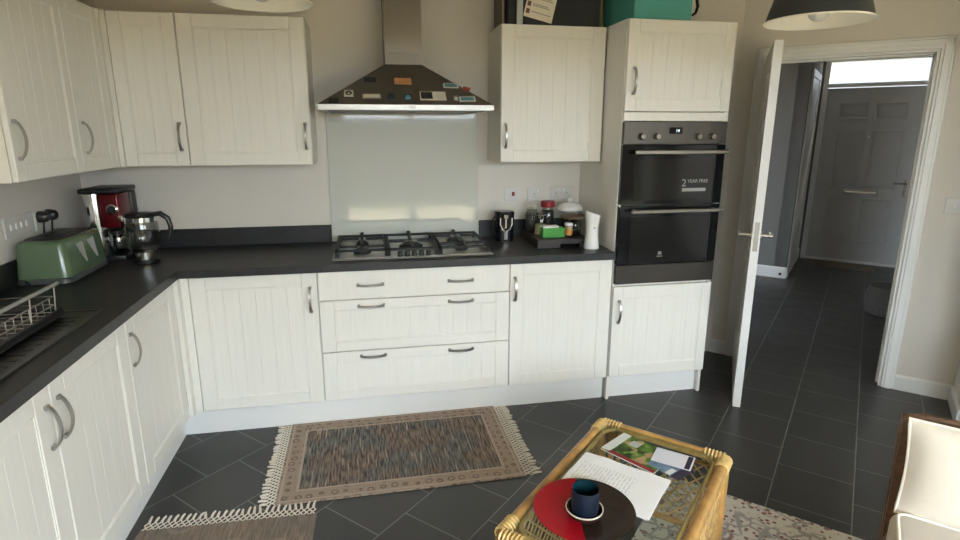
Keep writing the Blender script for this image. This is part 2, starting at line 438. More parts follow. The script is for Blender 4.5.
# kitchen door leaf, hinged on the left jamb and swung into the room
HG = su(HS0 + .022, DS - .03); LE = Vector((3.606, -.818, 0))
dv = LE - HG; LW = dv.length; ang = math.atan2(dv.y, dv.x)
d1 = bpy.data.objects.new('door_1', None); C.objects.link(d1); d1.location = (HG.x, HG.y, 0); d1.rotation_euler = (0, 0, ang); struct(d1)
tag(d1, 'white internal door standing open into the kitchen, seen edge on', 'door')
def panel_door(b, W, Ht, T, panels, rec=.008, gv=.03):
    b.box(0, W, rec, T - rec, .006, Ht)
    xs = sorted({0, W} | {p[0] for p in panels} | {p[1] for p in panels})
    # frame faces on both sides, leaving the panels sunk
    for y0, y1 in ((0, rec), (T - rec, T)):
        zs = sorted({.006, Ht} | {p[2] for p in panels} | {p[3] for p in panels})
        for i in range(len(xs) - 1):
            for j in range(len(zs) - 1):
                cx, cz = (xs[i] + xs[i + 1]) / 2, (zs[j] + zs[j + 1]) / 2
                if not any(p[0] < cx < p[1] and p[2] < cz < p[3] for p in panels):
                    b.box(xs[i], xs[i + 1], y0, y1, zs[j], zs[j + 1])
        for (a0, a1, z0, z1) in panels:
            b.box(a0 + gv, a1 - gv, y0 + (gv * .2 if y0 == 0 else 0), y1 - (0 if y0 == 0 else gv * .2), z0 + gv, z1 - gv, .0)
    return b
DT = .042
b = MB(); panel_door(b, LW, 2.01, DT, [(.11, .37, .25, .75), (.46, .72, .25, .75), (.11, .37, .9, 1.45), (.46, .72, .9, 1.45), (.11, .37, 1.55, 1.88), (.46, .72, 1.55, 1.88)])
bmesh.ops.translate(b.bm, vec=(0, -DT / 2, 0), verts=b.bm.verts)
b.build('leaf', M_gloss, d1, smooth=False)
for sg in (-1, 1):
    b = MB(); y = sg * DT / 2
    b.cyl((LW - .055, y, 1.01), (LW - .055, y + sg * .008, 1.01), .026, n=24)
    b.cyl((LW - .055, y + sg * .006, 1.01), (LW - .055, y + sg * .06, 1.01), .009, n=12)
    b.tube([(LW - .052, y + sg * .055, 1.01), (LW - .09, y + sg * .06, 1.012), (LW - .17, y + sg * .058, 1.008)], .009, 10)
    b.build('handle', M_chrome, d1)['label'] = 'chrome lever handle'
b = MB(); b.box(LW - .0005, LW + .0015, -.012, .012, .93, 1.09, 0); b.cyl((LW, 0, 1.01), (LW + .004, 0, 1.01), .006, n=10)
b.build('latch_plate', M_steel, d1, smooth=False)
for z in (.25, 1.05, 1.78):
    b = MB(); b.cyl((-.004, DT / 2 + .004, z - .05), (-.004, DT / 2 + .004, z + .05), .007, n=10); b.build('hinge', M_steel, d1)

# front door with a light above it, at the end of the hall (local x = s, y = u)
d2 = bpy.data.objects.new('door_2', None); C.objects.link(d2); d2.location = su(SL + .03, UE); d2.rotation_euler = (0, 0, R45); struct(d2)
tag(d2, 'grey white panelled front door with letterbox under a bright strip window', 'door')
FW = 1.03
b = MB()
b.box(0, .055, -.01, .09, 0, 2.36); b.box(FW - .055, FW, -.01, .09, 0, 2.36); b.box(.055, FW - .055, -.01, .09, 2.325, 2.36); b.box(.055, FW - .055, -.01, .09, 2.045, 2.085); b.box(.055, FW - .055, 0, .09, 0, .03)
b.build('door_frame', M_upvc, d2, smooth=False)
b = MB(); LWF = FW - .11
panel_door(b, LWF, 2.01, .05, [(.15, .42, .25, .75), (.50, .77, .25, .75), (.15, .42, .88, 1.53), (.50, .77, .88, 1.53), (.15, .42, 1.67, 1.84), (.50, .77, 1.67, 1.84)], .021, .045)
M_fdoor = mat('front_door_paint', (.50, .505, .51), .35)
for (a0, a1, z0, z1) in [(.15, .42, .25, .75), (.50, .77, .25, .75), (.15, .42, .88, 1.53), (.50, .77, .88, 1.53), (.15, .42, 1.67, 1.84), (.50, .77, 1.67, 1.84)]:
    for q in ((a0 - .012, a1 + .012, z0 - .012, z0 + .010), (a0 - .012, a1 + .012, z1 - .010, z1 + .012), (a0 - .012, a0 + .010, z0, z1), (a1 - .010, a1 + .012, z0, z1)):
        b.box(q[0], q[1], -.012, .004, q[2], q[3], .004)
b.build('leaf', M_fdoor, d2, (.055, .02, .024), smooth=False)
b = MB().box(.055, FW - .055, .04, .05, 2.085, 2.325); b.build('pane', M_pane, d2, smooth=False)
b = MB(); b.box(.345, .70, .008, .022, .826, .882, .004); b.use(M_chrome); b.mats = [M_steel, M_chrome]; b.mi = 1; b.box(.375, .67, .002, .010, .842, .858, .002)
b.build('letterbox', None, d2)
b = MB(); b.box(.925, .955, .010, .022, .82, 1.02, .004); b.cyl((.94, .012, .975), (.94, -.04, .975), .009, n=10); b.tube([(.945, -.038, .975), (.90, -.045, .976), (.82, -.04, .975)], .012, 10)
b.build('handle', M_chrome, d2)
b = MB().cyl((.52, .012, 1.488), (.52, .022, 1.488), .012, n=14); b.build('spyhole', M_chrome, d2)
# white door casing on the hall side wall, beside the front door
b = MB(); b.box(5.50, 5.57, 0, .02, 0, 2.1, .003); b.box(5.50, 6.46, 0, .02, 2.1, 2.17, .003); b.box(6.39, 6.46, 0, .02, 0, 2.1, .003); b.box(5.57, 6.39, 0, .006, 0.01, 2.1)
struct(b.build('trim_4', M_gloss, None, su(SL, 0), PI / 4, smooth=False))
for o in (bpy.data.objects['trim_4'],):
    for v in o.data.vertices: v.co.y = -v.co.y
    o.data.flip_normals()

# rear glazing (behind the viewer)
def window(name, x0, x1, z0, z1, cols, rows, label, door=False):
    w = bpy.data.objects.new(name, None); C.objects.link(w); w.location = (0, YR, 0); struct(w); tag(w, label, 'window')
    b = MB(); f = .065
    b.box(x0, x0 + f, -.09, -.03, z0, z1); b.box(x1 - f, x1, -.09, -.03, z0, z1); b.box(x0 + f, x1 - f, -.09, -.03, z1 - f, z1); b.box(x0 + f, x1 - f, -.09, -.03, z0, z0 + f)
    for i in range(1, cols):
        x = x0 + (x1 - x0) * i / cols; b.box(x - .05, x + .05, -.09, -.03, z0 + f, z1 - f)
    for j in range(1, rows):
        z = z0 + (z1 - z0) * j / rows; b.box(x0 + f, x1 - f, -.075, -.045, z - .012, z + .012)
    b.build('window_frame', M_upvc, w, smooth=False)
    MB().box(x0 + f, x1 - f, -.062, -.056, z0 + f, z1 - f).build('pane', M_pane, w, smooth=False)
    if not door: MB().box(x0 - .05, x1 + .05, -.03, .15, z0 - .03, z0, .004).build('window_sill', M_gloss, w)
    p = bpy.data.lights.new(name + '_daylight', 'AREA'); p.shape = 'RECTANGLE'; p.size = x1 - x0; p.size_y = z1 - z0
    p.cycles.is_portal = True
    po = bpy.data.objects.new(name + '_daylight', p); C.objects.link(po)
    po.location = ((x0 + x1) / 2, YR - .13, (z0 + z1) / 2); po.rotation_euler = (PI / 2, 0, 0)
window('window_1', WX1 - FD[1], WX1 - FD[0], FD[2], FD[3], 2, 1, 'white glazed garden doors behind the viewer, layout invented for daylight', True)
window('window_2', WX1 - WN[1], WX1 - WN[0], WN[2], WN[3], 2, 1, 'white kitchen window behind the viewer, position invented for daylight')
p = bpy.data.lights.new('front_door_daylight', 'AREA'); p.shape = 'RECTANGLE'; p.size = .95; p.size_y = .25; p.cycles.is_portal = True
po = bpy.data.objects.new('front_door_daylight', p); C.objects.link(po); pp = su(3.54, UE + .14, 2.205); po.location = pp
po.rotation_euler = Vector((Q, Q, 0)).to_track_quat('Z', 'Y').to_euler()

# ------------------------------------------------------------------ kitchen units
def bow_handle(vertical=True, L=.14):
    b = MB(); N = 12
    def P(a, y): return (0, -y, a) if vertical else (a, -y, 0)
    pts = [P((i / N - .5) * (L - .016), .012 + .020 * math.sin(PI * i / N) ** .75) for i in range(N + 1)]
    pts = [P(-(L - .012) / 2, .0)] + [P(-(L - .014) / 2, .008)] + pts + [P((L - .014) / 2, .008)] + [P((L - .012) / 2, .0)]
    b.ribbon(pts, (1, 0, 0) if vertical else (0, 0, 1), .012, .006)
    for sg in (-1, 1):
        a = sg * (L / 2 - .006)
        if vertical: b.box(-.009, .009, -.010, 0, a - .007, a + .007, .002)
        else: b.box(a - .007, a + .007, -.010, 0, -.009, .009, .002)
    o = b.build('handle', M_nickel); me = o.data; bpy.data.objects.remove(o); return me
HV, HHZ = bow_handle(True), bow_handle(False)

def door_mesh(W, Ht, plain=False, st=.075, rl=.065, plank=.08):
    """framed door, front face at y=0, thickness towards +y, origin bottom left"""
    b = MB()
    if plain:
        b.box(0, W, 0, .02, 0, Ht, .003); return b
    rec = .0045
    b.box(.004, W - .004, rec + .003, .02, .004, Ht - .004)
    b.box(0, st, 0, .0195, 0, Ht, .003); b.box(W - st, W, 0, .0195, 0, Ht, .003)
    b.box(st - .001, W - st + .001, 0, .0195, 0, rl, .003); b.box(st - .001, W - st + .001, 0, .0195, Ht - rl, Ht, .003)
    # small bevelled bead round the panel
    for (x0, x1, z0, z1) in ((st, st + .006, rl, Ht - rl), (W - st - .006, W - st, rl, Ht - rl), (st, W - st, rl, rl + .006), (st, W - st, Ht - rl - .006, Ht - rl)):
        b.box(x0, x1, .0022, .012, z0, z1, .0012)
    n = max(2, round((W - 2 * st) / plank)); pw = (W - 2 * st) / n
    for i in range(n):
        b.box(st + i * pw + .0002, st + (i + 1) * pw - .0002, rec, .015, rl - .001, Ht - rl + .001, .0006)
    return b
G = .002
def base_unit(name, label, x0, w, loc, rot, doors, cat='cabinet', extra=None, group=None):
    """doors: (kind, xa, xb, za, zb, handles[(hx,hz,vertical)])"""
    t = thing(name, label, cat, loc, rot, group)
    return t
def carcass(t, w, d, z0, z1, front=.021, th=.018, bottom=True, top=False, m=M_carc, shelf=None):
    b = MB()
    b.box(0.0005, th, front, d, z0, z1); b.box(w - th, w - .0005, front, d, z0, z1); b.box(th, w - th, d - .008, d, z0, z1)
    b.box(th, w - th, front, d - .008, z0, z0 + th); b.box(th, w - th, front, d - .008, z1 - th, z1)
    if shelf: b.box(th, w - th, front + .02, d - .008, shelf, shelf + th)
    return b.build('carcass', m, t, smooth=False)
def add_door(t, xa, xb, za, zb, hx, hz, name='door', plain=False, vertical=True, st=.075, rl=.065, hs=None):
    o = door_mesh(xb - xa - 2 * G, zb - za - 2 * G, plain, st, rl).build(name, M_cab, t, (xa + G, 0, za + G))
    for (hx, hz) in (hs or [(hx, hz)]):
        link('handle', HV if vertical else HHZ, o, (hx - xa - G, 0, hz - za - G))
    return o
ZB, ZT = .15, .868
YF = -.60; XF = .6144
# back run
t = thing('base_cabinet', 'ivory corner base cabinet left of the drawers, single door with handle at right', 'cabinet', (.668, YF, 0))
carcass(t, .613, .58, ZB, ZT); add_door(t, 0, .613, ZB, ZT, .574, .725)
b = MB(); b.box(-.048, -.0005, 0, .02, ZB, ZT); b.box(-.0535, -.034, -.0505, -.0005, ZB, ZT)
b.build('filler_post', M_cab, t, smooth=False)
t = thing('drawer_unit', 'wide ivory three drawer unit under the gas hob', 'drawers', (1.281, YF, 0))
carcass(t, 1.014, .58, ZB, ZT)
for za, zb, plain, hz in ((.712, ZT, True, .790), (.427, .712, False, .676), (ZB, .427, False, .397)):
    add_door(t, 0, 1.014, za, zb, 0, 0, 'drawer_front', plain, False, .075, .055, [(.266, hz), (.742, hz)])
t = thing('base_cabinet', 'ivory base cabinet right of the drawers, under the tray of jars', 'cabinet', (2.295, YF, 0))
carcass(t, .594, .58, ZB, ZT); add_door(t, 0, .594, ZB, ZT, .029, .725)
# left run (rotated so that its fronts face the room)
RL = PI / 2
t = thing('base_cabinet', 'ivory base cabinet on the left run, next to the inner corner', 'cabinet', (XF, -1.222, 0), RL)
carcass(t, .570, .60, ZB, ZT); add_door(t, 0, .573, ZB, ZT, 0, .74, hs=[(.030, .733)], st=.080)
t = thing('base_cabinet', 'wide ivory two door base cabinet under the sink, handles side by side', 'cabinet', (XF, -2.322, 0), RL)
carcass(t, 1.10, .60, ZB, .70)
MB().box(0.0005, .018, .021, .60, .70, ZT).build('side_panel', M_carc, t, smooth=False)
MB().box(1.082, 1.0995, .021, .60, .70, ZT).build('side_panel', M_carc, t, smooth=False)
add_door(t, .55, 1.10, ZB, ZT, .62, .74, hs=[(.550 + .034, .735)], st=.080)
add_door(t, 0, .55, ZB, ZT, .55, .74, hs=[(.550 - .034, .735)], st=.080)
# plinths
tag(MB().box(.555, 2.891, -.547, -.528, 0, .148).build('plinth', M_plinth, smooth=False), 'long white plinth under the back row of cabinets', 'plinth')
tag(MB().box(.540, .554, -2.322, -.5455, 0, .148).build('plinth', M_plinth, smooth=False), 'white plinth under the left run of cabinets', 'plinth')

# worktop, L shaped with cut-outs left solid; upstands as parts
t = thing('worktop', 'charcoal L shaped laminate worktop with matching upstand', 'worktop', (0, 0, .87))
b = MB()
FX, FY = .634, -.62
SK = (.10, .55, -2.35, -1.283)
b.rings([[(0.001, -2.33, z), (FX, -2.33, z), (FX, FY, z), (2.894, FY, z), (2.894, -.001, z), (0.001, -.001, z)] for z in (0, .04)])
b.build('slab', M_worktop, t, smooth=False)
b = MB(); b.box(.019, 1.330, -.019, -.001, .0405, .145, .002); b.build('upstand', M_worktop, t)
b = MB(); b.box(2.238, 2.894, -.019, -.001, .0405, .145, .002); b.build('upstand', M_worktop, t)
b = MB(); b.box(.001, .0185, -2.33, -.001, .0405, .145, .002); b.build('upstand', M_worktop, t)

# tall oven housing
TX0, TX1 = 2.901, 3.517; TWD = TX1 - TX0
t = thing('tall_oven_cabinet', 'tall ivory housing around the double oven, turquoise box on top', 'cabinet', (TX0, YF, 0))
for x in (0, TWD - .018):
    MB().box(x, x + .018, .021, .598, 0, 2.128, .001).build('side_panel', M_cab, t, smooth=False)
b = MB()
for z in (.15, .70, 1.618, 2.11): b.box(.018, TWD - .018, .03, .598, z, z + .018)
b.box(.018, TWD - .018, .590, .598, .15, 2.128); b.build('carcass', M_carc, t, smooth=False)
MB().box(.003, TWD - .003, .002, .02, 1.619, 1.664, .001).build('fascia_strip', M_cab, t, smooth=False)
add_door(t, 0, TWD, 1.666, 2.128, .045, 1.822, st=.06)
add_door(t, 0, TWD, ZB, .706, .038, .557, st=.06, rl=.07)
MB().box(.019, TWD - .019, .055, .072, 0, .148).build('kick_board', M_plinth, t, smooth=False)

# wall cabinets
ZWB, ZWT = 1.392, 2.125; YW = -.345
t = thing('wall_cabinet', 'narrow ivory wall cabinet on the back wall, nearest the corner', 'cabinet', (.369, YW, 0))
carcass(t, .302, .343, ZWB, ZWT); add_door(t, 0, .302, ZWB, ZWT, .271, 1.54, st=.06)
MB().box(-.022, -.001, 0, .02, ZWB, ZWT).build('filler_strip', M_cab, t, smooth=False)
t = thing('wall_cabinet', 'wide ivory wall cabinet left of the cooker hood', 'cabinet', (.672, YW, 0))
carcass(t, .605, .343, ZWB, ZWT); add_door(t, 0, .605, ZWB, ZWT, .577, 1.54)
t = thing('wall_cabinet', 'ivory wall cabinet right of the cooker hood, dark box on top', 'cabinet', (2.2935, YW, 0))
carcass(t, .598, .343, ZWB, ZWT); add_door(t, 0, .598, ZWB, ZWT, .028, 1.54)
t = thing('wall_cabinet', 'ivory two door wall cabinet on the left wall above the toaster', 'cabinet', (.345, -1.222, 0), RL)
carcass(t, .875, .343, ZWB, ZWT)
add_door(t, 0, .497, ZWB, ZWT, .032, 1.54, st=.055); add_door(t, .497, .845, ZWB, ZWT, .542, 1.54, st=.055)
MB().box(.846, .876, 0, .02, ZWB, ZWT).build('filler_strip', M_cab, t, smooth=False)

# ------------------------------------------------------------------ appliances
# splashback, hood, hob
tag(MB().box(1.333, 2.235, -.008, -.001, .912, 1.668, .001).build('splashback', M_splash, smooth=False), 'pale grey glass splashback on the wall behind the gas hob', 'splashback')
t = thing('cooker_hood', 'stainless steel chimney cooker hood with magnets on its slope', 'cooker hood', (1.774, 0, 1.669))
b = MB()
HW, HD, HT = .4485, .50, .030
cw, cd, ch = .100, .255, .246
b.box(-HW, HW, -HD, -.002, 0, HT, .002); b.build('rim', M_steel, t)
def fr(z0, z1, hw0, d0, hw1, d1): return [[(-hw0, -d0, z0), (hw0, -d0, z0), (hw0, -.002, z0), (-hw0, -.002, z0)], [(-hw1, -d1, z1), (hw1, -d1, z1), (hw1, -.002, z1), (-hw1, -.002, z1)]]
MB().rings(fr(HT, ch, HW - .004, HD - .004, cw, cd)).build('canopy', M_hood, t, smooth=False)
b = MB(); b.box(-cw + .002, cw - .002, -cd + .002, -.002, ch, ch + .06); b.build('lower_duct', M_hood, t, smooth=False)
b = MB(); b.box(-cw, cw, -cd, -.002, ch + .0605, H - 1.669 - .001); b.build('chimney', M_chim, t, smooth=False)
b = MB(); b.box(-.40, .40, -.46, -.05, -.004, .0, 0); b.build('filter', M_steel_d, t, smooth=False)
b = MB()
for k, x in enumerate((-.017, .006, .014, .021, .028, .035)): b.box(x, x + (.0035 if k == 0 else .0045), -HD - .0006, -HD + .002, .009, .021 if k != 0 else .024)
b.build('logo_mark', M_inkgrey, t, smooth=False)
b = MB()
for k in range(4): b.cyl((.30 + .03 * k, -HD - .003, .015), (.30 + .03 * k, -HD + .002, .015), .006, n=12)
b.build('button_row', M_steel, t)

# things on the hood's sloping face
SA = math.atan2(ch - HT, (HD - .004) - cd)
def on_slope(x, f):
    """point on the canopy front: x world, f = 0 bottom..1 top"""
    return Vector((x, -(HD - .004) + f * ((HD - .004) - cd), 1.669 + HT + f * (ch - HT)))
def magnet(x, f, w, h, t, m, name, label, rz=0., m2=None, style=None):
    b = MB(); b.use(m); b.box(-w / 2, w / 2, -t, -.0005, -h / 2, h / 2, min(t * .3, .002))
    if style == 'photo':
        b.use(m2); b.box(-w * .46, -.02 * w, -t - .0006, -t + .001, -h * .38, h * .42)
    elif style == 'dot':
        b.use(m2); b.cyl((0, -t - .0005, 0), (0, -t + .001, 0), min(w, h) * .36, n=20); b.use(m); b.box(-w * .12, w * .12, -t - .001, -t, -h * .2, h * .05)
    elif style == 'band':
        b.use(m2); b.box(-w * .40, w * .40, -t - .0006, -t + .001, -h * .32, h * .32)
    elif style == 'fig':
        b.use(m2); b.cyl((0, -t - .004, -h * .1), (0, -t + .001, -h * .1), w * .3, n=10); b.box(-w * .3, w * .3, -t - .003, -t, -h * .4, -h * .1)
    o = b.build(name, None)
    o.location = on_slope(x, f); o.rotation_euler = (-(PI / 2 - SA), 0, 0)
    o.rotation_euler = (Matrix.Rotation(-(PI / 2 - SA), 3, 'X') @ Matrix.Rotation(rz, 3, 'Y')).to_euler()
    return tag(o, label, 'magnet', 'magnets on the cooker hood')
MG = {}
for k, c_ in dict(dk=(.02, .022, .025), grey=(.30, .28, .25), pink=(.42, .33, .27), orange=(.50, .24, .10), slate=(.035, .05, .055), white=(.60, .56, .48), blue=(.09, .25, .33), red=(.30, .06, .04)).items(): MG[k] = mat('magnet_' + k, c_, .4)

# hob
t = thing('gas_hob', 'stainless five burner gas hob set into the charcoal worktop', 'hob', (1.7855, -.303, .9105))
b = MB(); b.box(-.429, .429, -.252, .252, 0, .007, .003); b.box(-.41, .41, -.235, .235, .006, .009, .002)
b.build('hob_plate', M_steel, t)
GX = [(-.405, -.145), (-.135, .135), (.145, .405)]
def burner(b, x, y, r):
    b.lathe([(r, 0), (r, .010), (r * .92, .014), (r * .7, .014), (r * .68, .022), (r * .5, .024), (.0001, .024)], (x, y, .008), 24)
burn = [(-.275, -.105, .048), (-.275, .125, .036), (0, .01, .068), (.275, -.105, .036), (.275, .125, .050)]
for x, y, r in burn:
    b = MB(); burner(b, x, y, r); b.build('burner', M_iron, t)
for gi, (x0, x1) in enumerate(GX):
    b = MB(); zt = .048; r = .0105; xm = (x0 + x1) / 2
    c = [(x0, -.20), (x1, -.20), (x1, .225), (x0, .225)]
    for i in range(4):
        p, q = c[i], c[(i + 1) % 4]; b.box(min(p[0], q[0]) - r, max(p[0], q[0]) + r, min(p[1], q[1]) - r, max(p[1], q[1]) + r, zt - .012, zt, .002)
    for p in c: b.box(p[0] - r, p[0] + r, p[1] - r, p[1] + r, .0095, zt - .002, .002)
    for (bx, by, br_) in burn:
        if x0 < bx < x1:
            for k in range(4):
                dx, dy = ((1, 0), (-1, 0), (0, 1), (0, -1))[k]
                ex = x1 if dx > 0 else x0; ey = .225 if dy > 0 else -.20
                if len([1 for q in burn if x0 < q[0] < x1]) == 2 and dy: ey = (.225 if by > 0 else -.20) if dy * by > 0 else 0.0
                xa, xb = (bx + dx * br_ * .55, ex) if dx else (bx - r * .8, bx + r * .8)
                ya, yb = (by + dy * br_ * .55, ey) if dy else (by - r * .8, by + r * .8)
                b.box(min(xa, xb), max(xa, xb), min(ya, yb), max(ya, yb), zt - .010, zt + .003, .0015)
    b.box(xm - r, xm + r, .19, .225, zt - .01, zt + .018, .003)
    b.build('pan_support', M_iron, t)
for k in range(5):
    x = -.075 + .0375 * k
    b = MB(); b.lathe([(.017, 0), (.017, .004), (.0145, .006), (.0135, .026), (.0001, .027)], (x, -.222, .008), 20); b.box(x - .0025, x + .0025, -.236, -.208, .03, .036, .001)
    b.build('control_knob', M_black, t)

# double oven
t = thing('double_oven', 'black and steel built in double oven in the tall housing', 'oven', (TX0 + .005, YF, .72))
OW = TWD - .010
MB().box(.025, OW - .025, .025, .56, .002, .893).build('oven_body', M_steel_d, t, smooth=False)
o = MB().box(0, OW, -.004, .022, .777, .895, .002).build('control_panel', M_steel_d, t)
MB().box(.262, .338, -.0055, -.003, .832, .866).build('display', M_blackgl, o, smooth=False)
def text(s, size, m, parent, loc, name='lettering'):
    cu = bpy.data.curves.new(name, 'FONT'); cu.body = s; cu.size = size; cu.extrude = .0003; cu.align_x = 'LEFT'
    tmp = bpy.data.objects.new('tmp', cu); C.objects.link(tmp); bpy.context.view_layer.update()
    me = bpy.data.meshes.new_from_object(tmp.evaluated_get(bpy.context.evaluated_depsgraph_get())); bpy.data.objects.remove(tmp)
    me.transform(Matrix.Rotation(PI / 2, 4, 'X')); me.materials.clear(); me.materials.append(m)
    return link(name, me, parent, loc)
text('14', .022, M_dispd, o, (.299, -.006, .841), 'digits')
for x in (.10, .188, .43, .515):
    b = MB(); z = .818; b.rings([[(x + r * math.cos(2 * PI * k / 24), y, z + r * math.sin(2 * PI * k / 24)) for k in range(24)] for r, y in ((.019, -.004), (.019, -.010), (.016, -.012), (.0145, -.030), (.012, -.032))])
    b.box(x - .0015, x + .0015, -.0335, -.031, z, z + .012)
    b.build('control_knob', M_chim, o)
def oven_door(z0, z1, zh, wz0, wz1, strip=None):
    o = MB().box(0, OW, -.008, .024, z0 + .002, z1 - .002, .003).build('oven_door', M_blackgl, t)
    MB().box(.07, OW - .07, -.0092, -.007, wz0, wz1, .0).build('window', M_ovenwin, o, smooth=False)
    b = MB(); b.box(.05, OW - .012, -.055, -.043, zh - .011, zh + .011, .004)
    for x in (.085, OW - .05): b.box(x - .011, x + .011, -.045, -.008, zh - .008, zh + .008, .002)
    b.build('handle', M_chim, o)
    return o
oA = oven_door(.449, .777, .736, .475, .700)
oB = oven_door(.112, .447, .418, .118, .385)
o = MB().box(0, OW, -.006, .022, 0, .110, .002).build('trim_panel', M_steel_d, t)
for z in (.448,):
    for xx in (0, OW): MB().box(xx - .004, xx + .004, -.012, -.002, z - .007, z + .007, .001).build('door_catch', M_chrome, t)
st_ = MB().box(.330, .545, -.0098, -.0088, .515, .615).build('sticker', M_ovenwin, t, smooth=False)
text('2', .058, M_print, st_, (.356, -.0101, .548)); text('YEAR FREE', .0265, M_print, st_, (.390, -.0101, .568))
MB().box(.362, .505, -.0104, -.0097, .520, .538).build('white_band', M_print, st_, smooth=False)
b = MB(); b.box(.247, .268, -.0098, -.0088, .166, .184); b.box(.240, .275, -.0098, -.0088, .154, .159)
b.build('maker_mark', MG['grey'], t, smooth=False)

# ------------------------------------------------------------------ worktop things
WZ = .9105
# toaster
t = thing('toaster', 'sage green four slice toaster with a dark base', 'toaster', (.136, -.585, WZ))
def rbox(b, hx, hy, z0, z1, r, tx=0., ty=0., rt=.02, seg=5):
    """rounded-corner box, tapering by tx,ty to the top, softened top edge"""
    R = []
    def ring(ax, ay, rr, z):
        o = []
        for cx, cy, a0 in ((ax - rr, ay - rr, 0), (-ax + rr, ay - rr, PI / 2), (-ax + rr, -ay + rr, PI), (ax - rr, -ay + rr, 1.5 * PI)):
            for k in range(seg + 1):
                a = a0 + PI / 2 * k / seg; o.append((cx + rr * math.cos(a), cy + rr * math.sin(a), z))
        return o
    R.append(ring(hx, hy, r, z0))
    for k in range(6):
        f = k / 5 * PI / 2; z = z1 - rt + rt * math.sin(f); g = (z - z0) / (z1 - z0); off = rt * (1 - math.cos(f))
        R.append(ring(hx - tx * g - off, hy - ty * g - off, max(.006, r - off * .5), z))
    b.rings(R); return b
b = MB(); rbox(b, .109, .205, .028, .190, .035, .012, .016, .022); b.build('body', M_toast, t)
b = MB(); rbox(b, .113, .209, 0.004, .028, .04, .004, .004, .006)
for x in (-.08, .08):
    for y in (-.15, .15): b.cyl((x, y, 0), (x, y, .006), .012, n=10)
b.build('base', M_toastbase, t)
b = MB(); rbox(b, .078, .160, .188, .196, .02, .004, .004, .005); b.build('top_plate', M_steel_d, t)
b = MB()
for x in (-.035, .035):
    for y in (-.07, .075): b.box(x - .014, x + .014, y - .06, y + .06, .190, .1975, .001)
b.build('bread_slot', M_black, t)
for y in (-.055, .055):
    b = MB(); b.extr([(.099, y - .034, .158), (.099, y + .024, .164), (.108, y + .030, .066), (.108, y + .024, .066)], (.005, 0, 0)); b.build('glint_plate', M_glint, t)  # bright triangles stand in for window reflections on the glossy enamel
b = MB(); b.rings([[(.0 - .05 + r * math.cos(2 * PI * k / 16), y, .018 + r * math.sin(2 * PI * k / 16)) for k in range(16)] for r, y in ((.012, -.207), (.012, -.217), (.009, -.222))]); b.build('browning_dial', M_chrome, t)

# coffee machine
t = thing('coffee_machine', 'red and steel filter coffee machine in the worktop corner', 'coffee machine', (.222, -.222, WZ), 0)
b = MB(); b.box(-.090, .088, -.125, .125, 0, .032, .008, 2); b.build('base', M_black, t)
b = MB(); b.box(-.095, .086, .055, .125, .03, .345, .01, 2); b.build('back_tank', M_black, t)
b = MB(); rbox(b, .043, .085, 0, .318, .04, 0, 0, .003); bmesh.ops.translate(b.bm, vec=(-.046, -.034, .031), verts=b.bm.verts); b.build('steel_column', M_chrome, t)
b = MB(); b.box(-.002, .082, -.120, .054, .175, .347, .008, 2); b.build('red_front', M_redmach, t)
b = MB(); b.box(-.094, .088, -.127, .128, .350, .374, .009, 2); b.build('lid', M_black, t)
def ring(r, y): return [(.056 + r * math.cos(2 * PI * k / 24), y, .270 + r * math.sin(2 * PI * k / 24)) for k in range(24)]
MB().rings([ring(.027, -.119), ring(.027, -.132), ring(.021, -.136), ring(.019, -.132)]).build('dial_ring', M_chrome, t)
MB().rings([ring(.018, -.119), ring(.018, -.138), ring(.015, -.141)]).build('dial', M_black, t)
o = MB().lathe([(.036, 0), (.045, .015), (.049, .05), (.043, .085), (.035, .105), (.033, .105), (.041, .085), (.047, .05), (.043, .015), (.0005, .004)], (.040, -.066, .036), 28).build('carafe', M_kettle, t)
MB().lathe([(.036, .1), (.040, .1), (.040, .118), (.034, .122), (.0001, .124)], (.040, -.066, .036), 24).build('carafe_lid', M_black, o)
MB().lathe([(.0445, .076), (.048, .074), (.048, .086), (.0425, .088)], (.040, -.066, .036), 28, True).build('carafe_band', M_chrome, o)
MB().tube([(.040, -.104, .145), (.040, -.140, .14), (.040, -.145, .09), (.040, -.115, .06)], .007, 8).build('carafe_handle', M_black, o)

# kettle
t = thing('kettle', 'glass and steel kettle with black handle beside the coffee machine', 'kettle', (.418, -.39, WZ))
MB().lathe([(.062, 0), (.066, .004), (.066, .018), (.058, .022), (.0001, .022)], (0, 0, 0), 32).build('power_base', M_black, t)
MB().lathe([(.050, .023), (.050, .058), (.058, .064), (.0001, .064)], (0, 0, 0), 32).build('steel_foot', M_chrome, t)
MB().lathe([(.055, .065), (.070, .075), (.079, .11), (.081, .15), (.077, .195), (.073, .215), (.0715, .215), (.0755, .195), (.079, .15), (.077, .11), (.068, .078), (.0005, .067)], (0, 0, 0), 36).build('glass_body', M_kettle, t)
MB().lathe([(.072, .214), (.0745, .214), (.0745, .236), (.071, .238)], (0, 0, 0), 36, True).build('steel_band', M_chrome, t)
MB().lathe([(.072, .236), (.073, .244), (.06, .254), (.02, .258), (.0001, .258)], (0, 0, 0), 32).build('lid', M_black, t)
MB().tube([(.060, 0, .246), (.095, 0, .250), (.128, 0, .225), (.138, 0, .18), (.128, 0, .13), (.118, 0, .118)], .011, 10, rs=[.013, .014, .013, .012, .010, .008]).build('handle', M_black, t)
MB().tube([(-.070, -.01, .225), (-.086, -.014, .236), (-.095, -.016, .243)], .012, 10, rs=[.016, .012, .008]).build('spout', M_chrome, t)

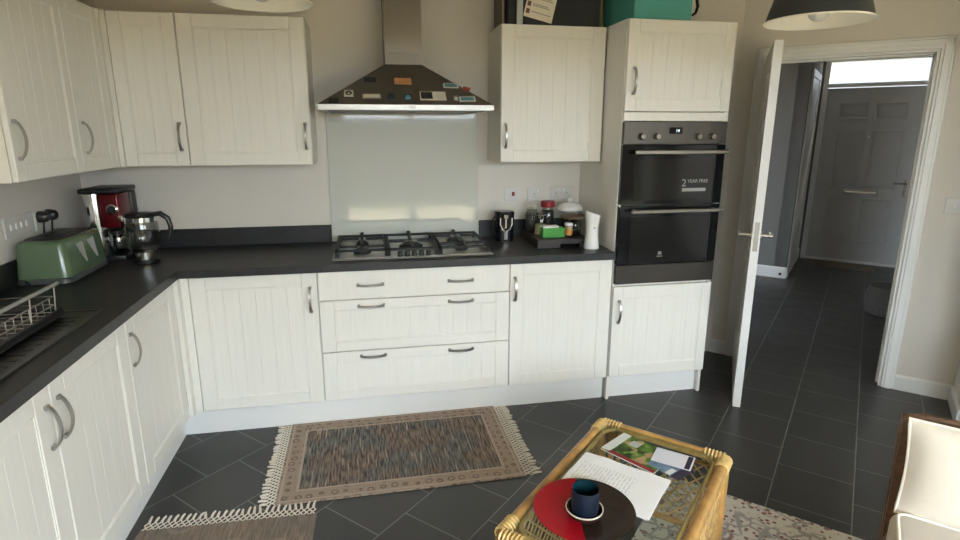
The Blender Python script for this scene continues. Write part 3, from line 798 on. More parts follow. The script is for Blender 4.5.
# sink with drainer, dish rack
t = thing('sink', 'dark steel sink and drainer let into the left worktop', 'sink', (.327, -1.224, WZ))
b = MB(); W2 = .225
b.box(-W2, W2, -1.08, 0, 0, .0022, .001)
b.box(-W2, W2, -.012, 0, .002, .006, .0015); b.box(W2 - .012, W2, -1.08, -.012, .002, .006, .0015); b.box(-W2, -W2 + .012, -1.08, -.012, .002, .006, .0015)
for k in range(12): b.box(-W2 + .05, W2 - .04, -.09 - .045 * k, -.078 - .045 * k, .0018, .0045, .001)
b.build('drainer', M_sink, t)
b = MB(); b.box(-.19, .19, -1.06, -.66, .0025, .006, .001); b.build('bowl_rim', M_sink, t)
t = thing('dish_rack', 'black tray dish rack with silver wires on the sink drainer', 'dish rack', (.28, -1.595, WZ + .007))
b = MB(); x0, x1, y0, y1 = -.16, .165, -.36, .315
b.box(x0, x1, y0, y1, 0, .006, .002); b.box(x1 - .012, x1, y0, y1, .004, .030, .004); b.box(x0, x0 + .012, y0, y1, .004, .030, .004); b.box(x0 + .012, x1 - .012, y1 - .012, y1, .004, .024, .004); b.box(x0 + .012, x1 - .012, y0, y0 + .012, .004, .024, .004)
b.build('tray', M_black, t)
b = MB(); wr = .0022
for zz, o_ in ((.045, .0), (.075, .002)):
    b.tube([(x0 + .015, y0 + .015, zz), (x1 - .02, y0 + .015, zz), (x1 - .02, y1 - .015, zz), (x0 + .015, y1 - .015, zz)], wr, 6, loop=True)
for k in range(15):
    y = y0 + .03 + k * .043; b.tube([(x0 + .015, y, .10), (x0 + .015, y, .024), (x1 - .02, y, .024), (x1 - .02, y, .075)], wr * .8, 6)
    if k % 2 == 0: b.tube([(-.03, y, .024), (-.03, y, .065)], wr * .8, 6)
for y in (y0 + .03, y1 - .17, y1 - .015): b.tube([(x1 - .02, y, .02), (x1 - .012, y, .115)], wr * 1.2, 6); b.tube([(x0 + .015, y, .02), (x0 + .010, y, .115)], wr * 1.2, 6)
b.build('wire_basket', M_nickel, t)
for x in (x1 - .012, x0 + .010):
    b = MB(); b.cyl((x, y0 - .01, .117), (x, y1 + .01, .117), .0065, n=12); b.build('carry_bar', M_bar, t)

# black jug with silver goblet motif, next to the hob
t = thing('jug', 'black glossy jug with a silver goblet motif, right of the hob', 'jug', (2.368, -.155, WZ))
b = MB(); rbox(b, .054, .045, 0, .182, .035, -.005, -.003, .008); b.build('body', M_blackgl, t)
b = MB(); y = -.0475
b.ribbon([(-.036, y - .003, .145), (-.036, y - .002, .105), (-.022, y - .001, .075), (-.004, y, .062)], (0, 1, 0), .003, .006)
b.ribbon([(.036, y - .003, .145), (.036, y - .002, .105), (.022, y - .001, .075), (.004, y, .062)], (0, 1, 0), .003, .006)
b.box(-.011, .011, y - .002, y + .004, .012, .068, .001); b.box(-.014, .012, y - .004, y + .001, .142, .164, .001); b.box(-.007, .004, y - .003, y + .002, .080, .140, .001)
b.build('silver_motif', M_chrome, t)
b = MB(); b.tube([(-.056, 0, .155), (-.070, 0, .13), (-.070, 0, .06), (-.054, 0, .035)], .006, 8); b.build('handle', M_black, t)

# tray riser with jars
t = thing('tray_riser', 'dark wooden riser tray under the jars beside the oven', 'tray', (2.654, -.27, WZ))
b = MB(); b.box(-.155, .155, -.165, .165, .036, .050, .002); b.box(-.155, -.137, -.165, .165, 0, .036); b.box(.137, .155, -.165, .165, 0, .036); b.box(-.137, .137, .15, .165, 0, .036)
b.box(-.137, -.02, -.165, -.15, 0, .036); b.box(.10, .137, -.165, -.15, 0, .036); b.box(-.02, .10, -.165, -.15, .022, .036)
b.build('frame', M_darkwood, t, smooth=False)
JZ = WZ + .0505
def jar(label, x, y, r, h, cm, lidm, lidh, fill=.7, group=None, lidr=1.0, name='storage_jar', wire=False, liftlid=0):
    t = thing(name, label, 'jar', (x, y, JZ), 0, group)
    MB().lathe([(r * .94, 0), (r, .006), (r, h * .82), (r * .82, h * .93), (r * .82, h), (r * .78, h), (r * .78, h * .93), (r * .95, h * .82), (r * .95, .008), (.0005, .006)], (0, 0, 0), 28).build('glass_body', M_jar, t)
    MB().lathe([(r * .90, .009), (r * .92, .02), (r * .92, h * fill), (.0005, h * fill + .004)], (0, 0, 0), 24).build('contents', cm, t)
    L = r * lidr
    MB().lathe([(L, h + .0005), (L * 1.02, h + .004), (L * 1.02, h + lidh - .006), (L * .9, h + lidh), (.0005, h + lidh + .002)], (0, 0, 0), 28).build('lid', lidm, t)
    if wire:
        b = MB(); b.tube([(r * .86 * math.cos(a), r * .86 * math.sin(a), h * .95) for a in [2 * PI * k / 24 for k in range(24)]], .0022, 6, loop=True)
        b.tube([(-r * .2, -r * .86, h * .95), (-r * .25, -r * 1.12, h * .75), (r * .25, -r * 1.12, h * .75), (r * .2, -r * .86, h * .95)], .002, 6)
        b.tube([(0, -r * .9, h * .93), (0, -r * 1.0, h + lidh * .5), (0, -r * .5, h + lidh + .006), (0, r * .8, h + lidh + .006), (0, r * .95, h * .95)], .002, 6)
        b.build('wire_clip', M_nickel, t)
    return t
jar('clip top glass jar at the far left of the riser tray', 2.539, -.165, .040, .135, M_beans, M_jar, .012, .75, wire=True, lidr=.85)
jar('clip top glass jar of pale pasta in front on the riser tray', 2.556, -.285, .036, .128, M_pasta, M_jar, .012, .5, wire=True, lidr=.85)
jar('tall glass jar with a red screw lid on the riser tray', 2.628, -.20, .040, .155, M_beans, M_redlid, .038, .85, lidr=1.08)
t = thing('green_box', 'bright green small food box with a white top on the riser tray', 'box', (2.612, -.350, JZ))
MB().box(-.066, .066, -.030, .030, 0, .055, .001).build('box_body', M_green, t, smooth=False)
MB().box(-.062, .030, -.026, .026, .0552, .066, .002).build('white_top', M_white, t)
jar('small spice jar with orange label and pale lid beside the green box', 2.706, -.365, .024, .066, M_spice, M_white, .016, .9, name='spice_jar')
b = MB(); b.rings([[(.0246 * math.cos(a), .0246 * math.sin(a), z) for a in [2 * PI * k / 24 for k in range(24)]] for z in (.014, .044)], cap=False)
sj = [o for o in bpy.data.objects if o.name.startswith('spice_jar')][0]; b.build('paper_label', M_orange, sj)
tj = jar('squat glass jar under the round wooden board, behind the white jug', 2.768, -.30, .038, .098, M_beans, M_jar, .006, .15, lidr=.9)
t = thing('ceramic_jar', 'white domed ceramic jar with knob at the back of the riser tray', 'jar', (2.782, -.165, JZ))
MB().lathe([(.045, 0), (.052, .006), (.052, .12), (.046, .125), (.0005, .125)], (0, 0, 0), 32).build('jar_body', M_jar, t)
MB().lathe([(.074, .126), (.078, .130), (.077, .146), (.06, .166), (.02, .178), (.0005, .179)], (0, 0, 0), 36).build('lid', M_ceramic, t)
MB().lathe([(.010, .178), (.016, .19), (.013, .20), (.0005, .204)], (0, 0, 0), 18).build('knob', M_ceramic, t)
o = MB().lathe([(.092, 0), (.094, .004), (.092, .008), (.0005, .008)], (0, 0, 0), 36).build('serving_board', M_wood); o.location = (2.762, -.325, JZ + .1065)
tag(o, 'thin round wooden board lying on a squat glass jar', 'board')
# white waisted jug
t = thing('jug', 'tall white waisted ceramic jug standing in front of the riser tray', 'jug', (2.806, -.475, WZ))
R = []
for f, r in ((0, .044), (.03, .045), (.12, .042), (.35, .036), (.6, .036), (.8, .041), (.92, .0445), (1, .043)):
    R.append([(r * math.cos(a), r * math.sin(a), .205 * f + (f > .85) * (f - .85) / .15 * .012 * (-math.cos(a) - .3)) for a in [2 * PI * k / 32 for k in range(32)]])
Ri = [[(r * .88 * math.cos(a), r * .88 * math.sin(a), z + dz * (-math.cos(a) - .3)) for a in [2 * PI * k / 32 for k in range(32)]] for r, z, dz in ((.043, .2045, .011), (.038, .12, 0), (.036, .05, 0))]
MB().rings(R + Ri).build('body', M_ceramic, t)
MB().box(-.006, .006, -.0385, -.034, .118, .126, .001).build('button', MG['grey'], t)

# ------------------------------------------------------------------ sockets and switches
def plate(name, label, cat, loc, rot, w, h, parts, group=None):
    t = thing(name, label, cat, loc, rot, group)
    MB().box(-w / 2, w / 2, -.009, 0, -h / 2, h / 2, .003).build('face_plate', M_socket, t)
    for kind, x, z, pw, ph, m in parts:
        b = MB()
        if kind == 'pins':
            b.use(M_inkgrey); b.box(x - .0035, x + .0035, -.0096, -.0085, z + .006, z + .014); b.box(x - .013, x - .006, -.0096, -.0085, z - .010, z - .006); b.box(x + .006, x + .013, -.0096, -.0085, z - .010, z - .006)
            b.build('pin_holes', None, t, smooth=False)
        else:
            b.box(x - pw / 2, x + pw / 2, -.0135, -.008, z - ph / 2, z + ph / 2, .0015); b.build('rocker', m, t)
    return t
plate('wall_switch', 'white cooker switch with red rocker on the back wall', 'switch', (2.4475, 0, 1.176), 0, .09, .088, [('r', .012, .002, .018, .026, M_red_rock)])
plate('wall_socket', 'plain white single socket between the red switch and the double socket', 'socket', (2.5985, 0, 1.173), 0, .09, .088, [('pins', 0, -.01, 0, 0, None), ('r', .02, .022, .014, .02, M_white)])
plate('wall_socket', 'white double socket on the back wall nearest the oven', 'socket', (2.778, 0, 1.176), 0, .15, .088, [('pins', -.038, -.01, 0, 0, None), ('pins', .038, -.01, 0, 0, None), ('r', -.015, .022, .014, .02, M_white), ('r', .015, .022, .014, .02, M_white)])
# left wall: local x -> world +y, front faces +x
plate('wall_socket', 'long white socket plate on the left wall behind the toaster', 'socket', (0, -.638, 1.157), PI / 2, .225, .095, [('r', -.07, .0, .014, .026, M_white), ('r', -.03, .0, .014, .026, M_white), ('r', .01, .0, .014, .026, M_white), ('r', .05, .0, .014, .026, M_white)])
plate('wall_socket', 'white double socket on the left wall, two black plugs in it', 'socket', (0, -.440, 1.150), PI / 2, .145, .088, [('r', -.0, .022, .014, .02, M_white)])
for k, (y, lab) in enumerate(((-.480, 'black plug nearer the toaster, left of the two'), (-.405, 'black plug nearer the corner, right of the two'))):
    t = thing('plug', lab + ' in the left wall socket', 'plug', (.0095, y, 1.162), 0, 'plugs in the left wall socket')
    b = MB(); R = []
    for x, f in ((0, 1), (.018, .98), (.036, .82), (.042, .6)): R.append([(x, .026 * f * math.cos(a), .028 * f * math.sin(a) + .008) for a in [2 * PI * k2 / 20 for k2 in range(20)]])
    b.rings(R); b.build('body', M_black, t)
    MB().tube([(.018, 0, -.016), (.014, .0, -.04), (.008, .004, -.08), (.008, .006, -.12)], .004, 8).build('cable', M_black, t)
t = plate('wall_switch', 'white light switch on the wall right of the doorway', 'switch', su(4.012, DS, 1.152), R45, .088, .088, [])
b = MB(); b.box(-.009, .009, -.016, -.008, -.012, .012, .002); b.build('toggle', M_white, t)

# ------------------------------------------------------------------ on top of the cabinets
TZ = 2.1285
t = thing('storage_box', 'turquoise box on top of the tall oven cabinet', 'box', (3.106, -.36, TZ))
MB().box(-.162, .162, -.20, .20, 0, .22, .003).build('box_body', M_turq, t); MB().box(-.166, .166, -.204, .204, .221, .25, .003).build('lid', M_turq, t)
t = thing('candle_holder', 'black wrought iron scroll ornament beside the turquoise box', 'ornament', (3.375, -.30, TZ))
b = MB(); b.lathe([(.045, 0), (.045, .006), (.01, .012), (.007, .03), (.007, .20), (.0005, .20)], (0, 0, 0), 20); b.build('stem', M_iron, t)
for sg in (-1, 1):
    b = MB(); b.tube([(sg * .005, -.0, .16), (sg * .03, -.0, .185), (sg * .065, -.0, .175), (sg * .078, -.0, .13), (sg * .068, -.0, .095), (sg * .048, -.0, .080)], .008, 8, rs=[.006, .008, .009, .009, .008, .007]); b.build('scroll', M_iron, t)
WT2 = ZWT + .0005
t = thing('storage_box', 'dark navy box on top of the wall cabinet by the oven', 'box', (2.596, -.195, WT2))
MB().box(-.262, .262, -.12, .12, 0, .24, .003).build('box_body', M_navy, t); MB().box(-.266, .266, -.124, .124, .241, .27, .003).build('lid', M_navy, t)
tag(MB().box(-.016, .016, -.007, .007, 0, .26, .002).build('spine_card', M_paleblue, None, (2.398, -.324, WT2)), 'pale blue grey upright strip in front of the navy box', 'card')
t = thing('greeting_card', 'cream printed card leaning tilted against the navy box', 'card', (2.481, -.3345, WT2 + .028))
b = MB(); b.use(M_card); b.box(-.068, .094, -.0012, .0012, 0, .20)
b.build('card_sheet', None, t, smooth=False)
b = MB(); b.use(M_ink)
for z in (.018, .055, .09): b.box(-.060, -.040, -.0018, -.001, z, z + .024)
b.use(M_inkgrey)
for k, z in enumerate((.030, .062, .070, .10, .108)): b.box(-.03, .080 - .012 * (k % 3), -.0018, -.001, z, z + .004)
b.build('print_marks', None, t, smooth=False)
t.rotation_euler = (0, math.radians(13), 0)
tag(MB().box(-.006, .006, -.09, .09, 0, .26, .001).build('backing_board', M_brownboard, None, (2.872, -.20, WT2), smooth=False), 'thin brown board standing between navy box and tall cabinet', 'board')
tag(MB().box(-.006, .006, -.10, .10, 0, .26, .001).build('picture_frame', M_brownboard, None, (2.312, -.20, WT2), smooth=False), 'thin brown frame standing on edge left of the navy box', 'frame')

# ------------------------------------------------------------------ pendant lamps
def pendant(label, x, y, zr, r):
    t = thing('pendant_lamp', label, 'lamp', (x, y, zr), 0, 'pendant lamps over the room')
    pr = [(r, 0), (r * .985, .004), (r * .80, .115), (r * .60, .165), (r * .35, .195), (.035, .205), (.03, .24)]
    MB().lathe(pr + [(.0005, .24)], (0, 0, 0), 56, cap='last').build('lamp_shade', M_shade, t)
    MB().lathe([(r - .002, .0005), (r * .965, .006), (r * .78, .112), (r * .58, .160), (r * .33, .188), (.0005, .196)], (0, 0, 0), 56, cap='last').build('shade_lining', M_shadein, t)
    MB().lathe([(r, -.002), (r + .002, .001), (r, .004), (r - .003, .001)], (0, 0, 0), 56, True).build('rim', M_shadein, t)
    b = MB(); N = 10; rb = .036
    b.lathe([(max(.0005, rb * math.sin(PI * k / N)), .036 - rb * math.cos(PI * k / N)) for k in range(N)] + [(.016, .078), (.016, .12), (.0005, .12)], (0, 0, 0), 24); b.build('bulb', M_bulb, t)
    MB().lathe([(.022, .12), (.022, .185), (.0005, .185)], (0, 0, 0), 16).build('lamp_holder', M_black, t)
    MB().cyl((0, 0, .24), (0, 0, H - zr - .025), .004, n=8).build('cord', M_black, t)
    MB().lathe([(.05, H - zr - .025), (.05, H - zr - .001), (.0005, H - zr - .001)], (0, 0, 0), 24).build('ceiling_rose', M_shade, t)
    return t
pendant('dark grey pendant lamp shade hanging in front of the doorway', 3.139, -1.615, 1.946, .172)
pendant('pendant lamp at the top edge above the left wall cabinets', 1.216, -1.236, 2.013, .172)

# ------------------------------------------------------------------ rugs
def rug(name, label, cx, cy, rot, hx, hy, m, fringe_x=(), fringe_y=(), th=.008):
    t = thing(name, label, 'rug', (cx, cy, 0), rot)
    b = MB(); N = 40
    # gently wavy outline
    top = []
    random.seed(name + label)
    b.box(-hx, hx, -hy, hy, .0005, th, .003)
    b.build('woven_field', m, t)
    def fringe(end, axis, hw, L):
        b = MB(); n = int(2 * hw / .024); r = .0027
        def P(a, d, z): return (end * d, a, z) if axis == 'x' else (a, end * d, z)
        base = hx if axis == 'x' else hy
        nodes = []
        for row in range(4):
            off = .5 if row % 2 else 0
            nodes.append([(-hw + .008 + (k + off) * (2 * hw - .016) / n, base - .004 + row * L * .2, .006 if row < 2 else .004) for k in range(n + (0 if row % 2 else 1))])
        for row in range(3):
            A, B = nodes[row], nodes[row + 1]
            for k, p in enumerate(A):
                for dk in ((-1, 0) if row % 2 == 0 else (0, 1)):
                    if 0 <= k + dk < len(B): q = B[k + dk]; b.tube([P(*p), P(*q)], r, 5)
        for k, p in enumerate(nodes[3]):
            w = random.uniform(-.010, .010)
            LL = L * random.uniform(.32, .48)
            b.tube([P(*p), P(p[0] + w * .4, p[1] + LL * .5, .006), P(p[0] + w, p[1] + LL, .004)], r, 6, rs=[.0060, .0054, .0045])
        b.build('fringe', M_fringe, t)
    for e, L in fringe_x: fringe(e, 'x', hy, L)
    for e, L in fringe_y: fringe(e, 'y', hx, L)
    return t
rug('rug', 'brown and grey faded fringed rug in front of the drawers', 1.659, -.899, math.radians(.4), .562, .350, M_rug1, fringe_x=((-1, .070), (1, .080)))
rug('runner_rug', 'brown fringed runner rug along the left run of cabinets', .922, -1.925, math.radians(-1.6), .347, .60, M_rug2, fringe_y=((1, .085),))
t3 = rug('floral_rug', 'cream floral rug under the rattan coffee table', 0, 0, R45, .95, .95, M_rug3, th=.009)
t3.location = su(3.00 + .95, 1.07 - .95)

# ------------------------------------------------------------------ rattan coffee table
TH = .4405
t = thing('coffee_table', 'rattan coffee table with a glass top and lattice sides', 'table', su(3.065, .227, .0095), R45)
hx, hy = .249, .410
def rrect(ax, ay, r, z, n=6):
    o = []
    for cx, cy, a0 in ((ax - r, ay - r, 0), (-ax + r, ay - r, PI / 2), (-ax + r, -ay + r, PI), (ax - r, -ay + r, 1.5 * PI)):
        for k in range(n + 1):
            a = a0 + PI / 2 * k / n; o.append((cx + r * math.cos(a), cy + r * math.sin(a), z))
    return o
b = MB(); b.tube(rrect(hx - .019, hy - .019, .035, TH - .019), .019, 12, loop=True); b.build('top_frame', M_cane, t)
b = MB(); b.tube(rrect(hx - .048, hy - .048, .05, TH - .015), .008, 8, loop=True); b.build('inner_rim', M_canethin, t)
b = MB(); b.prism([p[:2] for p in rrect(hx - .040, hy - .040, .04, 0)], TH - .007, TH - .001); b.build('glass_top', M_tabglass, t, smooth=False)
for sx in (-1, 1):
    for sy in (-1, 1):
        b = MB(); x, y = sx * (hx - .02), sy * (hy - .02)
        zf = 0 if sx > 0 else -.0095
        b.cyl((x, y, zf), (x, y, TH - .03), .017, n=12)
        b.cyl((x - sx * .038, y, .02), (x - sx * .038, y, TH - .03), .011, n=10); b.cyl((x, y - sy * .038, .02), (x, y - sy * .038, TH - .03), .011, n=10)
        b.build('leg', M_cane, t)
        b = MB()
        for k in range(6):
            a = (k + .5) / 6 * .075
            b.tube([(x - sx * (a) , y + .0215 * math.cos(q), TH - .019 + .0215 * math.sin(q)) for q in [2 * PI * i / 12 for i in range(12)]], .0045, 5, loop=True)
            b.tube([(x + .0215 * math.cos(q), y - sy * (a), TH - .019 + .0215 * math.sin(q)) for q in [2 * PI * i / 12 for i in range(12)]], .0045, 5, loop=True)
        b.build('corner_binding', M_binding, t)
ZL = .105
b = MB()
for z in (ZL, TH - .058):
    b.tube(rrect(hx - .02, hy - .02, .01, z), .012 if z < .2 else .008, 8, loop=True)
b.build('rail', M_cane, t)
def lattice(along, fixed, half, axis):
    b = MB(); z0, z1 = ZL + .01, TH - .062; Hh = z1 - z0; sp = .046
    k = -half - Hh
    while k < half:
        for sg in (1, -1):
            pts = []
            for i in range(7):
                f = i / 6; a = (k + Hh * f) * sg; 
                pts.append((a, z0 + Hh * f, .003 * math.sin(f * 18 + k * 40) * sg))
            pts = [p for p in pts if abs(p[0]) <= half + .004]
            if len(pts) > 1:
                P3 = [((fixed + d, a, z) if axis == 'x' else (a, fixed + d, z)) for a, z, d in pts]
                b.tube(P3, .0034, 5)
        k += sp
    b.build('lattice_panel', M_canethin, t)
for sg in (-1, 1):
    lattice(None, sg * (hx - .02), hy - .045, 'x'); lattice(None, sg * (hy - .02), hx - .045, 'y')
b = MB()
b.cyl((-hx + .02, -.10, ZL), (hx - .02, -.10, ZL), .011, n=10); b.cyl((-hx + .02, .12, ZL), (hx - .02, .12, ZL), .011, n=10); b.build('cross_rail', M_cane, t)

# things on the table
GZ = TH + .0097
def flat(name, label, cat, pts, th, m, z=GZ, crumple=0., mats_edge=None):
    """sheet given by a centre, size and direction"""
# papers: corners measured on the glass
def sheet_from(corners):
    a, bb, c, d = [Vector(p) for p in corners]       # a-b short, a-c long
    cen = (a + bb + c + d) / 4; ey = ((c - a) + (d - bb)) / 2; ex = ((bb - a) + (d - c)) / 2
    return cen, ey.length, ex.length, math.atan2(ey.y, ey.x)
pc, pl, pw, pa = sheet_from([(2.288, -1.781), (2.106, -1.955), (2.487, -2.005), (2.334, -2.165)])
t = thing('paper_stack', 'stack of white printed papers on the glass table behind the plate', 'papers', (pc.x, pc.y, GZ), pa)
for k in range(3):
    b = MB(); nx, ny = 22, 16
    random.seed(k + 5); ph = [random.uniform(0, 6) for _ in range(6)]
    zk = .0005 + .0022 * k
    V = [[None] * (ny + 1) for _ in range(nx + 1)]
    rot_ = (.03, -.02, 0)[k]
    R = []
    for z_off in (0, .0014):
        g = []
        for i in range(nx + 1):
            for j in range(ny + 1):
                x = (i / nx - .5) * .298; y = (j / ny - .5) * .232
                hgt = 0
                if k == 2: hgt = min(1, max(0, (y + .116) / .09)) * .0018 * (math.sin(x * 38 + ph[0] + y * 22) + math.sin(y * 55 + ph[1] - x * 17) * .7 + math.sin((x + y) * 90 + ph[2]) * .35)
                xr = x * math.cos(rot_) - y * math.sin(rot_); yr = x * math.sin(rot_) + y * math.cos(rot_)
                g.append(b.bm.verts.new((xr, yr, zk + z_off + max(0, hgt))))
        R.append(g)
    for l, g in enumerate(R):
        for i in range(nx):
            for j in range(ny):
                q = [g[i * (ny + 1) + j], g[(i + 1) * (ny + 1) + j], g[(i + 1) * (ny + 1) + j + 1], g[i * (ny + 1) + j + 1]]
                b.bm.faces.new(q if l else q[::-1])
    border = [(i, 0) for i in range(nx)] + [(nx, j) for j in range(ny)] + [(i, ny) for i in range(nx, 0, -1)] + [(0, j) for j in range(ny, 0, -1)]
    for a in range(len(border)):
        p, q = border[a], border[(a + 1) % len(border)]
        b.bm.faces.new((R[0][p[0] * (ny + 1) + p[1]], R[0][q[0] * (ny + 1) + q[1]], R[1][q[0] * (ny + 1) + q[1]], R[1][p[0] * (ny + 1) + p[1]]))
    b.build('sheet', M_paper if k == 2 else M_plainpaper, t)
mc, ml, mw, ma = sheet_from([(2.452, -1.708), (2.338, -1.79), (2.555, -1.87), (2.452, -1.971)])
t = thing('magazine', 'garden magazine with green cover photo at the far end of the table', 'magazine', (mc.x + .014, mc.y + .013, GZ), ma)
MB().box(-.105, .105, -.076, .076, .0, .004, .001).build('pages', M_plainpaper, t, smooth=False)
b = MB(); b.use(M_mag); b.box(-.106, .106, -.077, .077, .0042, .0052); b.use(M_magwhite); b.box(-.106, -.072, -.070, .077, .0052, .0058); b.use(M_magred); b.box(-.075, .106, -.077, -.060, .0052, .0058)
b.use(M_paleblue); b.box(-.050, -.015, .018, .055, .0052, .0056)
b.build('cover', None, t, smooth=False)
ec = Vector((2.528, -1.952))
t = thing('card', 'blue photo leaflet with dark edge partly under the lilac card', 'card', (2.525, -1.934, GZ + .0062), ma - .1)
b = MB(); b.use(M_bluecard); b.box(-.062, .03, -.042, .05, 0, .001); b.use(M_purple); b.box(.03, .062, -.042, .05, 0, .001); b.use(M_magwhite); b.box(.008, .026, -.04, .0, .001, .0014); b.build('leaflet', None, t, smooth=False)
t = thing('card', 'white lilac card with dark purple end strip, on top of the magazine', 'card', (2.561, -1.892, GZ + .0082), ma + .28)
b = MB(); b.use(M_lilac); b.box(-.066, .066, -.046, .046, 0, .001); b.use(M_purple); b.box(.044, .061, -.042, .042, .001, .0014); b.build('card_sheet', None, t, smooth=False)

o = MB().lathe([(.055, 0), (.060, .0), (.062, .007), (.085, .008), (.125, .013), (.149, .019), (.151, .022), (.147, .0225), (.12, .017), (.085, .0125), (.0005, .0105)], (0, 0, 0), 64).build('plate', M_plate, None, (2.151, -2.101, GZ + .0))
tag(o, 'large round plate glazed half red and half dark brown', 'plate')
# the plate rests partly on the papers
t = thing('saucer_bowl', 'small brown bowl with ivory rim on the two tone plate', 'bowl', (2.141, -2.127, GZ + .0125))
MB().lathe([(.030, 0), (.034, .003), (.050, .016), (.0545, .030), (.0520, .0305), (.047, .018), (.032, .007), (.0005, .006)], (0, 0, 0), 40).build('bowl_body', M_brownglaze, t)
MB().lathe([(.0522, .0300), (.0548, .0296), (.0552, .033), (.0525, .0335)], (0, 0, 0), 40, True).build('rim', M_saucerrim, t)
t = thing('cup', 'navy blue handleless cup standing in the small bowl', 'cup', (2.142, -2.127, GZ + .019))
MB().lathe([(.030, 0), (.0375, .006), (.040, .03), (.0405, .088), (.0395, .0905), (.0385, .090)], (0, 0, 0), 40, cap='first').build('cup_body', M_navycer, t)
for f in t.children: 
    me = f.data
MB().lathe([(.0384, .0898), (.0375, .03), (.030, .012), (.0005, .010)], (0, 0, 0), 40, cap='last').build('inner_glaze', M_teal, t)

# ------------------------------------------------------------------ armchair and cushions
CS, CU = 3.772, .79
t = thing('wicker_armchair', 'dark wicker armchair with cream cushions at the right edge', 'armchair', su(CS, CU, .0102), R45)
cwid = .76
b = MB()
# leaning woven back: a slab from seat to top rim
b.rings([[(0, -.14, .10), (0, -.02, .10), (cwid, -.02, .10), (cwid, -.14, .10)], [(0, -.10, .40), (0, .0, .40), (cwid, .0, .40), (cwid, -.10, .40)], [(.004, -.035, .66), (.004, .045, .66), (cwid - .004, .045, .66), (cwid - .004, -.035, .66)]])
b.build('back_panel', M_wicker, t, smooth=False)
b = MB(); b.tube([(.012, -.10, .0), (.012, -.07, .30), (.010, -.01, .62), (.022, .008, .662), (.06, .010, .668), (cwid / 2, .012, .672), (cwid - .06, .010, .668), (cwid - .022, .008, .662), (cwid - .010, -.01, .62), (cwid - .012, -.07, .30), (cwid - .012, -.10, .0)], .015, 10)
b.build('top_rail', M_wicker, t)
b = MB(); b.box(.0, cwid, -.77, -.12, .10, .308, .015, 2); b.build('seat_base', M_wicker, t)
for x in (.025, cwid - .025):
    b = MB(); b.cyl((x, -.72, 0), (x, -.72, .10), .022, n=12); b.build('leg', M_wicker, t)
def piping(b, w, h, r=.0045, n=16):
    o = []
    for i in range(n): o.append((-w / 2 + w * i / n, 0, -h / 2))
    for i in range(n): o.append((w / 2, 0, -h / 2 + h * i / n))
    for i in range(n): o.append((w / 2 - w * i / n, 0, h / 2))
    for i in range(n): o.append((-w / 2, 0, h / 2 - h * i / n))
    def pin(p):
        a = p[0] / (w / 2); c = p[2] / (h / 2)
        return (p[0] * (1 - .03 * (1 - c * c) * abs(a) ** 3), 0, p[2] * (1 - .03 * (1 - a * a) * abs(c) ** 3))
    return b.tube([pin(p) for p in o], r, 8, loop=True)
t = thing('back_cushion', 'cream back cushion with piped edge against the wicker chair back', 'cushion', su(CS + .358, CU - .168, .586), R45)
t.rotation_euler = (math.radians(-13), 0, R45)
cw_, chh = .70, .29
MB().pillow(cw_, chh, .20, 24, 2.2, .5).build('cushion_cover', M_cush, t)
piping(MB(), cw_, chh).build('piping', M_pipe, t)
t = thing('seat_cushion', 'oatmeal seat cushion with pale piping on the wicker chair', 'cushion', su(CS + .358, CU - .478, .392), R45)
MB().box(-.36, .36, -.27, .27, -.072, .068, .03, 4).build('cushion_cover', M_cush2, t)
b = MB(); b.tube(rrect(.345, .255, .03, .066), .005, 8, loop=True); b.build('piping', M_pipe, t)

# ------------------------------------------------------------------ hall things
t = thing('pouf', 'low round grey pouf on the hall floor by the doorway', 'pouf', su(3.90, 4.55), 0)
MB().lathe([(.16, 0), (.185, .02), (.19, .12), (.185, .225), (.16, .25), (.0005, .255)], (0, 0, 0), 36).build('pouf_body', M_greyfab, t)
o = MB().box(-.30, .30, -.16, .16, 0.0005, .012, .003).build('doormat', M_mat, None, su(3.50, 6.45), R45); tag(o, 'brown doormat in front of the front door', 'doormat')
t = thing('door_stop', 'small chrome door stop on the hall skirting', 'door stop', su(2.95, UL - .0155, .055), R45)
MB().cyl((0, 0, 0), (0, -.04, 0), .012, .010, 14).build('stem', M_chrome, t); MB().cyl((0, -.04, 0), (0, -.052, 0), .014, n=14).build('rubber_tip', M_black, t)

# magnets on the hood, left to right
magnet(1.406, .06, .05, .045, .004, MG['dk'], 'magnet', 'dark magnet at the far left end of the hood slope')
magnet(1.481, .24, .045, .048, .005, MG['white'], 'magnet', 'square pale magnet with a dark round picture', 0, MG['dk'], 'dot')
magnet(1.591, .58, .062, .042, .004, MG['dk'], 'magnet', 'black magnet on the upper left of the hood slope')
magnet(1.596, .18, .092, .034, .004, MG['pink'], 'magnet', 'wide pinkish strip magnet near the hood edge', 0, MG['white'], 'band')
magnet(1.694, .17, .045, .055, .005, MG['slate'], 'magnet', 'slate coloured magnet just right of the pinkish strip', 0, MG['dk'], 'dot')
magnet(1.761, .56, .088, .050, .004, MG['orange'], 'magnet', 'orange postcard magnet in the middle of the hood slope')
magnet(1.778, .17, .045, .050, .005, MG['slate'], 'magnet', 'slate blue magnet below the orange postcard', 0, MG['blue'], 'fig')
magnet(1.908, .20, .135, .066, .004, MG['white'], 'magnet', 'largest white card magnet with a dark photo on it', 0, MG['dk'], 'photo')
magnet(2.011, .46, .080, .036, .004, MG['white'], 'magnet', 'turquoise magnet above the other on the right of the hood', .03, MG['blue'], 'band')
magnet(2.091, .38, .040, .030, .006, MG['red'], 'magnet', 'small red magnet at the far right of the hood slope', .4)
magnet(2.026, .15, .026, .036, .006, MG['grey'], 'magnet', 'tiny pale figure magnet between two blue magnets', 0, MG['white'], 'fig')
